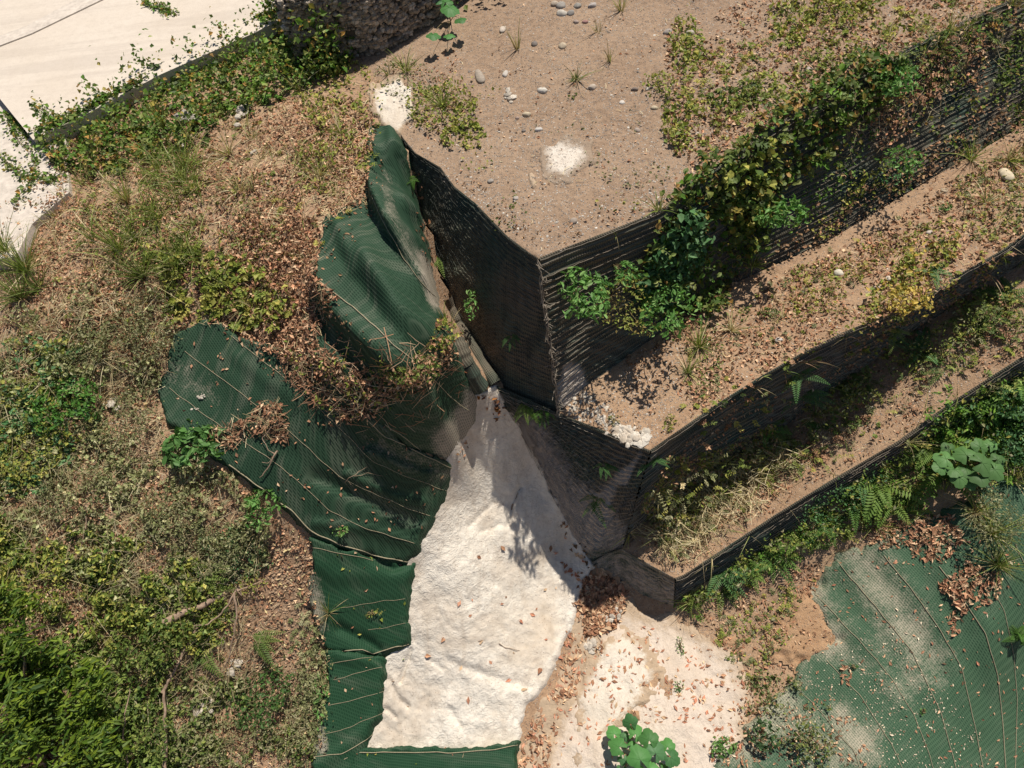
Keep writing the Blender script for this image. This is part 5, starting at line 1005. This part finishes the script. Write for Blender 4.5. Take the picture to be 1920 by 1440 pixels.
for s_ in ((893,568,14,34,.16,90,.055,SL,'glossy pale green sprig on the shaded face above the gully',.3,(-.05,-.15,.05)),(1080,545,46,60,.30,330,.085,SL,'bright green leafy bush growing out of the tall wall near its corner',.42,O1),(1145,555,45,70,.22,420,.04,SY,'spindly yellow green bush on the tall wall beside the bright one',.40,O1),(1185,600,40,14,.12,130,.04,SY,'yellow green twig reaching down from the spindly bush',.4,O1),(1150,500,28,25,.16,110,.06,SL,'small leafy sprig above the spindly yellow bush',.42,O1),
 (1225,570,55,55,.35,430,.075,SL,'round light green bush at the left end of the dark vine',.42,O1),(1430,400,48,32,.25,260,.085,SL,'pinnate pale green plant in front of the dark vine',.32,O1),(1650,300,34,25,.2,170,.055,SL,'small pale sprig on the tall wall right of the vine',.45,O1),(1660,165,45,40,.3,380,.07,SL,'leafy shoot on the rim where the vine ends',.45,None),
 (372,850,56,38,.4,330,.10,pal((.085,.19,.05),(.12,.24,.07),(.06,.135,.035)),'fresh green shrub with narrow leaflets beside the netting edge',.3,None),(500,950,34,38,.3,260,.07,SL,'light green bush beside the edge rope of the netting',.55,None),(640,998,14,14,.1,50,.05,SL,'tiny green sprout on the netting near the lower rope',.5,None),
 (140,770,60,50,.4,620,.05,pal((.07,.18,.03),(.10,.22,.04),(.05,.12,.02)),'bright green leafy weed patch on the left hillside',.55,None),(260,610,50,60,.35,900,.03,P_GG,'grey green bush above the netting tip',.5,None),(300,655,50,40,.4,800,.03,P_GG,'grey green bush casting shade on the netting tip',.5,None),(260,790,60,55,.4,1100,.03,P_GG,'broad grey green bush left of the netting',.5,None),(150,930,70,45,.35,1000,.03,P_GG,'grey green bush above the long dry stalk',.5,None),(330,960,60,50,.35,1000,.032,P_GG,'grey green bush over reddish soil',.5,None),(420,1030,55,40,.35,900,.032,P_GG,'grey green bush near the dead branches',.5,None),(80,1090,70,45,.35,700,.04,P_YG,'yellow green bush left of the log',.6,None),(170,660,60,40,.3,500,.032,P_GG,'thin grey green bush on the bare left slope',.5,None),(60,860,60,50,.3,600,.034,P_YG,'yellowish weed clump at the left edge',.55,None),
 (600,1250,26,60,.3,650,.03,P_GG,'grey green bush covering the netting edge',.5,None),(500,1310,50,45,.35,650,.05,pal((.04,.09,.02),(.06,.12,.03)),'dark leafy shrub on the bare lower slope',.6,None),(560,1380,50,50,.3,800,.03,P_GG,'grey green bush at the bottom by the netting strip',.5,None),(610,1300,16,40,.25,90,.06,SL,'light sprig leaning over the narrow netting strip',.6,None),(430,1390,80,40,.3,900,.032,P_GG,'low bush spreading at the bottom of the hillside',.5,None),(300,1200,60,50,.4,700,.05,P_GR,'dark green bush below the log',.5,None),(280,1390,60,60,.5,900,.05,P_GR,'dark green bush beside the dead pole',.5,None),
 (850,155,1,1,.02,2,.02,P_GR,'tiny seedling near the tall egg stone',.5,None),(1695,580,40,30,.3,280,.055,pal((.42,.32,.08),(.50,.38,.10),(.30,.28,.07)),'yellow leaved shrub on the rim of the middle wall',.5,None),(1840,985,44,55,.5,1100,.035,P_GG,'rounded olive bush inside the grass on the netting',.85,None),(1900,850,40,40,.5,600,.05,P_BG,'dark green bush beside the lobed leaves',.6,None),(1890,760,50,50,.5,900,.045,P_BG,'thick green bush at the far right above the lobed leaves',.6,None),
 (835,640,34,34,.2,330,.05,np.concatenate([P_YG, P_DRY[:3]]),'small half dry shrub on the netting beside the gully',.55,None),(780,700,60,30,.2,480,.045,np.concatenate([P_GR, P_DRY[:2]]),'leafy trailing shrub along the leaf band on the netting',.55,None),(1770,395,12,10,.1,40,.04,SL,'small green weed on the middle terrace',.4,None),(1440,590,18,12,.1,70,.04,P_GR,'small dark weed on the middle terrace litter',.4,None),
 (1150,790,14,10,.06,30,.03,P_GR,'tiny weed on bare soil near the white rubble',.4,None),(1255,795,16,18,.08,60,.035,P_YG,'small weed near the tip of the middle terrace',.4,None),(1352,1405,20,16,.2,110,.06,SL,'little green seedling on the pale floor',.6,None),(1275,1215,7,18,.08,40,.035,SL,'small green weed growing from the white floor',.5,None),(1272,1288,10,12,.06,36,.035,SL,'second small weed on the white floor, below the first',.5,None),(1515,1395,40,30,.35,300,.05,np.concatenate([P_GR, P_GG]),'sparse shrub with thin stems on the dusty netting',.6,None),(1430,1385,26,22,.3,180,.055,pal((.04,.08,.03),(.06,.11,.04)),'dark sprig left of the sparse shrub',.6,None),(1600,1250,7,5,.04,12,.035,SL,'single tiny weed poking through the big netting',.5,None),(1730,1335,7,6,.04,10,.04,SL,'tiny weed lower on the big netting',.5,None),
 (1235,165,30,30,.15,180,.045,P_YG,'weed clump left of the terrace weeds',.5,None),(700,1150,20,8,.05,60,.03,SY,'thin yellowish twig on the middle netting sheet',.3,None),(470,1100,30,18,.2,120,.04,P_YG,'small weed by the branch fork',.5,None)):
    if s_[5] < 5: continue
    shrub(*s_[:5], s_[5], s_[6], s_[7], s_[8], stems=s_[9] and 6, out=s_[10], asp=.42 if s_[7] is SL else .5, big=s_[6] > .05)
# bright leafy tree, lower left corner
P, Nn = at(60,1400); root = empty('leafy_tree', tuple(P), 'bright green leafy tree crown filling the lower left corner', 'tree')
A = Acc(); TR = [(-60,1120),(20,1085),(70,1140),(60,1190),(150,1215),(205,1290),(180,1330),(232,1395),(215,1480),(-60,1480)]
x, y = scatter(TR, 1600, .40, .035, 303, edge=16); P2, N2, ok = hit(x, y); P2 = P2[ok]; x = x[ok]; y = y[ok]
hh = .35+1.1*fbm(x*.02, y*.02, 305); C2 = P2+(CAMP-P2)/np.linalg.norm(CAMP-P2, axis=1, keepdims=True)*hh[:, None]
LP = .85*pal((.105,.17,.015),(.07,.125,.012),(.16,.22,.02),(.04,.085,.012),(.19,.27,.04),(.10,.16,.03))
for k in range(len(C2)):
    m = 10; dv = np.array([.75, .5, .35])+rng.normal(0, .45, 3); q = C2[k]+rng.normal(0, .06, (m, 3)); A.add(mkleaves(q, np.tile([-.1, -.1, 1.], (m, 1)), .095, LP, .6, .28, True, dirv=dv))
A.build('crown', M_leaf, root); L = []
for k in range(40):
    e = C2[rng.integers(0, len(C2))]; t = np.linspace(0, 1, 8)[:, None]; L.append((P-[0, 0, .2])*(1-t)+e*t+rng.normal(0, .03, (8, 3))*np.sin(t*3.1))
V, F = tubes(L, [np.linspace(.035, .005, 8)]*40, 6); mesh_obj('trunk', child_local(V, root), F, M_wood, root)
# lobed big leaf plants
def bigleaf(root, P, az, L, palette, lobes=5, tilt=.3):
    n = 33; th = np.linspace(-2.75, 2.75, n); r = L*(.72+.22*np.abs(np.cos(th*lobes/2.2))**.8+.12*np.cos(th))
    r *= rng.uniform(.93, 1.07, n); x = r*np.cos(th); y = r*np.sin(th)
    rings = [np.stack([x*f, y*f, -.10*L*f*f*3+.05*L*np.abs(np.sin(th*2.5))*f+0*x], 1) for f in (.34, .68, 1.)]
    V = np.concatenate([[[0, 0, 0]]]+rings); F3 = [[0, 1+k, 2+k] for k in range(n-1)]; F4 = [[1+k+q*n, 1+k+(q+1)*n, 2+k+(q+1)*n, 2+k+q*n] for q in (0, 1) for k in range(n-1)]
    c, s = math.cos(az), math.sin(az); ti, tj = rng.normal(0, tilt*.5, 2)
    R = np.array([[c, -s, 0], [s, c, 0], [0, 0, 1]]); V = V @ R.T; V[:, 2] += V[:, 0]*ti+V[:, 1]*tj; V = V+P
    cc = palette[rng.integers(0, len(palette))]*rng.uniform(.85, 1.15); C = np.tile(cc, (len(V), 1))
    veins = []
    for k in range(5):
        a_ = (k-2)*1.05+az; t = np.linspace(0, 1, 6)[:, None]; e = P+np.array([math.cos(a_), math.sin(a_), 0])*L*.8; v_ = P*(1-t)+e*t; v_[:, 2] += (v_[:, 0]-P[0])*ti+(v_[:, 1]-P[1])*tj-.25*L*(t[:, 0])**2*.8+.004; veins.append(v_)
    lf = mesh_obj('leaf', child_local(V, root), [np.array(F3), np.array(F4)], M_leaf, root, colr=C)
    tv, tf = tubes(veins, [np.linspace(.0022, .0008, 6)]*5, 3); v_o = mesh_obj('vein', child_local(tv, root), tf, M_leaf, lf, colr=np.tile(cc*1.7, (len(tv), 1)))
    return V
def bigplant(px, py, items, palette, label, hgt):
    P, Nn = at(px, py); root = empty('broad_leaf_plant', tuple(P), label, 'plant'); L = []
    for (x, y, wpx, azd, h) in items:
        z = P[2]+h; Q = un(x, y, z); bigleaf(root, Q, math.radians(azd), wpx*mpp(Q)*.5, palette); t = np.linspace(0, 1, 8)[:, None]
        L.append(P*(1-t)+(Q-[0, 0, .01])*t+np.array([0, 0, .06])*np.sin(t*3.1))
    V, F = tubes(L, [np.linspace(.006, .003, 8)]*len(L), 5); mesh_obj('stalk', child_local(V, root), F, M_stem, root)
BL = pal((.07,.20,.055),(.085,.24,.065),(.06,.17,.06),(.08,.19,.08))
bigplant(1200,1415,[(1182,1356,28,100,.40),(1151,1376,28,110,.34),(1192,1376,30,60,.36),(1217,1388,36,95,.44),(1160,1400,34,150,.38),(1252,1400,28,80,.33),(1230,1412,36,60,.42),(1258,1420,32,-30,.36),(1200,1424,44,110,.48),(1168,1423,20,-100,.28),(1183,1398,18,30,.25),(1172,1382,18,70,.24),(1215,1445,40,-60,.4),(1165,1448,28,-100,.3),(1240,1442,24,-60,.26)],BL,'broad lobed leaf plant growing on the pale floor at the bottom', .4)
BL2 = pal((.09,.19,.06),(.11,.23,.075),(.075,.155,.05))
bigplant(1820,870,[(1812,853,36,100,.5),(1842,868,44,0,.55),(1838,838,30,80,.52),(1774,860,34,150,.5),(1765,875,28,190,.45),(1812,880,30,-90,.42),(1865,880,34,-60,.5),(1838,892,34,-90,.45),(1790,880,30,-120,.42),(1855,835,26,60,.5),(1800,896,28,-100,.4),(1822,905,22,-90,.36),(1870,862,26,20,.45),(1780,842,26,120,.42)],BL2,'broad lobed leaf plant below the lowest wall at the right', .5)
bigplant(845,40,[(843,14,34,-90,.35),(812,64,26,-90,.28),(862,35,24,-60,.3),(842,65,22,-90,.2),(835,4,26,90,.3),(826,2,20,160,.3)],BL,'heart shaped leaf climber in front of the stone basket wall', .3)
# wood
def wood(px, pts, r0, r1, label, name='dead_branch', cat='branch', mat=M_wood, lift=.06, extra=()):
    def mk(pts, r0, r1):
        L = resample([(a, b, c) for a, b, c in pts], 26); P, Nn, ok = hit(L[:, 0], L[:, 1]); P = P[ok]; P = P+(CAMP-P)/np.linalg.norm(CAMP-P, axis=1, keepdims=True)*L[ok][:, 2:3]
        P[1:-1] = (P[:-2]+2*P[1:-1]+P[2:])/4; P = P+(np.stack([vn(L[ok][:, 0]*.09, L[ok][:, 1]*.09, s) for s in (1, 2, 3)], 1)-.5)*.03
        return P, np.linspace(r0, r1, len(P))*(1+.35*(vn(np.arange(len(P))*.7, 0*P[:, 0], 5)-.5))
    ls = [mk(pts, r0, r1)]+[mk(*e) for e in extra]
    V, F = tubes([l[0] for l in ls], [l[1] for l in ls], 8); o = mesh_obj(name, V, F, mat); origin_to(o, ls[0][0][0]); tag(o, label, cat)
wood(0, [(308,1168,.15),(345,1150,.14),(380,1135,.12),(430,1108,.06)], .052, .03, 'thick broken dead log lying across the hillside weeds', 'dead_log', 'log')
wood(0, [(455,1095,.1),(440,1108,.15),(436,1120,.2),(415,1150,.22),(390,1170,.2),(365,1172,.15)], .014, .007, 'forked dead branch arching from the log end', extra=[([(438,1112,.2),(443,1150,.25),(440,1190,.25),(430,1230,.2),(418,1255,.12)], .014, .006), ([(440,1110,.15),(465,1100,.15),(485,1092,.1),(500,1085,.05)], .012, .006), ([(440,1108,.15),(452,1118,.15),(448,1102,.15)], .008, .005)])
wood(0, [(310,1440,.3),(309,1390,.3),(311,1350,.3),(308,1290,.25)], .022, .016, 'upright bare pole standing at the bottom of the hillside', 'dead_pole', 'pole')
wood(0, [(305,1300,.2),(330,1250,.15),(350,1210,.1),(372,1175,.1)], .020, .014, 'leaning grey stick between the pole and the log')
wood(0, [(240,1440,.3),(232,1390,.35),(235,1340,.35),(245,1290,.3)], .010, .006, 'thin dark stick behind the bright tree crown')
wood(0, [(162,955,.1),(160,990,.12),(152,1020,.12),(140,1050,.1),(132,1062,.08)], .008, .004, 'long pale dry stalk in the left ground cover')
wood(0, [(90,930,.05),(130,928,.08),(180,922,.08),(220,910,.05)], .005, .003, 'thin bleached twig lying over the left weeds')
wood(0, [(520,845,.06),(512,860,.05),(500,880,.04),(488,895,.03)], .012, .006, 'twisted dry vine end hanging from the leaf heap on the netting', extra=[([(515,850,.06),(505,845,.05),(492,822,.06),(510,800,.07),(535,790,.05)], .006, .004), ([(515,860,.03),(500,868,.03),(490,865,.03)], .004, .003)])
wood(0, [(645,905,.02),(670,885,.03),(690,875,.02)], .004, .003, 'thin forked twig on the wide netting sheet', extra=[([(660,893,.02),(690,888,.02),(718,893,.02)], .003, .002), ([(650,900,.02),(662,912,.02)], .003, .002)])
wood(0, [(935,1206,.01),(948,1215,.02),(962,1217,.02),(975,1220,.01)], .005, .003, 'small dark curved twig on the white slope')
wood(0, [(1116,1187,.01),(1128,1204,.01)], .005, .004, 'short dark stick below the red leaf heap')
wood(0, [(1516,62,.01),(1528,60,.02),(1537,52,.01)], .010, .006, 'curved pale bark piece on the right terrace litter')
wood(0, [(1698,130,.05),(1706,180,.06),(1700,220,.06),(1708,290,.05)], .006, .004, 'long bare vine stem hanging on the tall wall')
wood(0, [(1345,900,.05),(1362,880,.1),(1350,850,.15),(1365,835,.15)], .007, .004, 'bent bare twig in the straw by the middle wall')
wood(0, [(1540,1395,.15),(1500,1375,.2),(1455,1385,.2)], .006, .004, 'thin bare stem lying in the sparse shrub', extra=[([(1500,1375,.2),(1480,1350,.2),(1465,1340,.15)], .005, .003)])
for i_, (l, la) in enumerate((([(365,560,.1),(385,590,.1),(395,600,.05)], 'short stick at the netting top corner'), ([(160,500,.03),(200,555,.03)], 'thin straight straw lying on bare soil'), ([(250,690,.05),(265,725,.05)], 'short pale stick near the netting tip'), ([(70,1370,.5),(100,1300,.5),(130,1265,.45)], 'bare twig among the bright crown'), ([(75,1330,.4),(92,1300,.4),(100,1270,.4)], 'small bare twig inside the bright crown'))):
    wood(0, l, .005, .003, la)
# gabion
def gabion():
    base = [(560,120,4.98),(640,108,4.97),(712,100,4.97),(770,68,4.97),(830,32,4.97),(900,-20,4.97),(980,-80,4.97)]
    b = resample([tuple(un(x, y, z)) for x, y, z in base], 60); root = empty('gabion_wall', tuple(b[0]), 'rough stone basket wall in wire mesh, half hidden in shade at the top', 'wall')
    tang = np.gradient(b, axis=0); nr = np.stack([tang[:, 1], -tang[:, 0], 0*tang[:, 0]], 1); nr /= np.linalg.norm(nr, axis=1, keepdims=True); H = .95
    A = Acc(); Q = []
    for k in range(17):
        n = 120; t = np.sort(rng.uniform(0, 59, n)); q = np.stack([np.interp(t, np.arange(60), b[:, c]) for c in range(3)], 1); nn = np.stack([np.interp(t, np.arange(60), nr[:, c]) for c in range(3)], 1)
        q[:, 2] += k*.058+rng.normal(0, .012, n); Q.append(q-nn*rng.uniform(.0, .03, (n, 1)))
    for k in range(6):
        n = 110; t = rng.uniform(0, 59, n); q = np.stack([np.interp(t, np.arange(60), b[:, c]) for c in range(3)], 1); nn = np.stack([np.interp(t, np.arange(60), nr[:, c]) for c in range(3)], 1); q[:, 2] += 16.5*.058; Q.append(q-nn*(.05+k*.09))
    Q = np.concatenate(Q); A.add(rocks(Q, .05, pal((.50,.40,.30),(.38,.31,.25),(.60,.48,.37),(.30,.25,.2),(.66,.56,.46)), .75)); A.build('stones', M_stone, root)
    back = np.stack([b-nr*.04, b-nr*.04+[0, 0, .93], b-nr*.6+[0, 0, .93], b-nr*.6], 1); V = back.reshape(-1, 3); mesh_obj('rubble_core', child_local(V, root), gridfaces(60, 4), plain('rubble_core', (.12,.10,.08)), root)
    L = []
    for k in range(0, 14): L.append(b+nr*.055+[0, 0, k*.07])
    for k in range(0, 60): 
        t = np.linspace(0, .95, 14)[:, None]; L.append(b[k]+nr[k]*.057+np.array([0, 0, 1])*t+tang[k]/np.linalg.norm(tang[k])*(.02*np.sign(np.sin(t*44))))
    V, F = tubes(L, [.0025]*len(L), 3); mesh_obj('wire_basket', child_local(V, root), F, M_wireD, root)
    V_, N_ = [], []
    A = Acc(); 
    for k in range(2600):
        pass
gabion()
a = Acc(); x = rng.uniform(0, 59, 1)
TREE = bvh()
a = Acc()
cover(a, [(540,-60),(690,-60),(700,60),(660,150),(600,170),(560,120)], 3500, .06, P_VINE, .9, None, .03, 222, tilt=.8, asp=.75, hn=False)
cover(a, [(760,-40),(980,-60),(960,0),(880,20),(830,30)], 900, .06, P_GR, .8, .4, .03, 223, tilt=.8, asp=.7, hn=False)
tag(a.build('hedge_vine', M_leaf), 'dark green vine mass covering the stone basket wall at the top', 'vine')
# rolled netting in the gully
def roll(line, r, label):
    L = resample([(a, b, 0) for a, b in line], 40); P, Nn, ok = hit(L[:, 0], L[:, 1]); P = P[ok]+[0, 0, r*.5]; P[1:-1] = (P[:-2]+2*P[1:-1]+P[2:])/4
    V, F = tubes([P], [r*(1+.25*(vn(np.arange(len(P))*.4, 0*P[:, 0], 8)-.5))], 14); n = len(P); uv = np.stack([np.repeat(np.arange(n)*.05, 14), np.tile(np.arange(14)*.03, n)], 1)
    o = mesh_obj('netting_roll', V, F, M_wall, uv=uv, attrs={'dust_and_sun': np.full(len(V), -.15)}); origin_to(o, P[0]); tag(o, label, 'netting')
roll([(838,560),(860,610),(890,660),(915,700),(930,722)], .075, 'dark rolled fold of netting running down the gully along the tall wall')
roll([(858,645),(872,680),(890,715),(905,735)], .11, 'thick short netting roll beside the folded sheet in the gully')
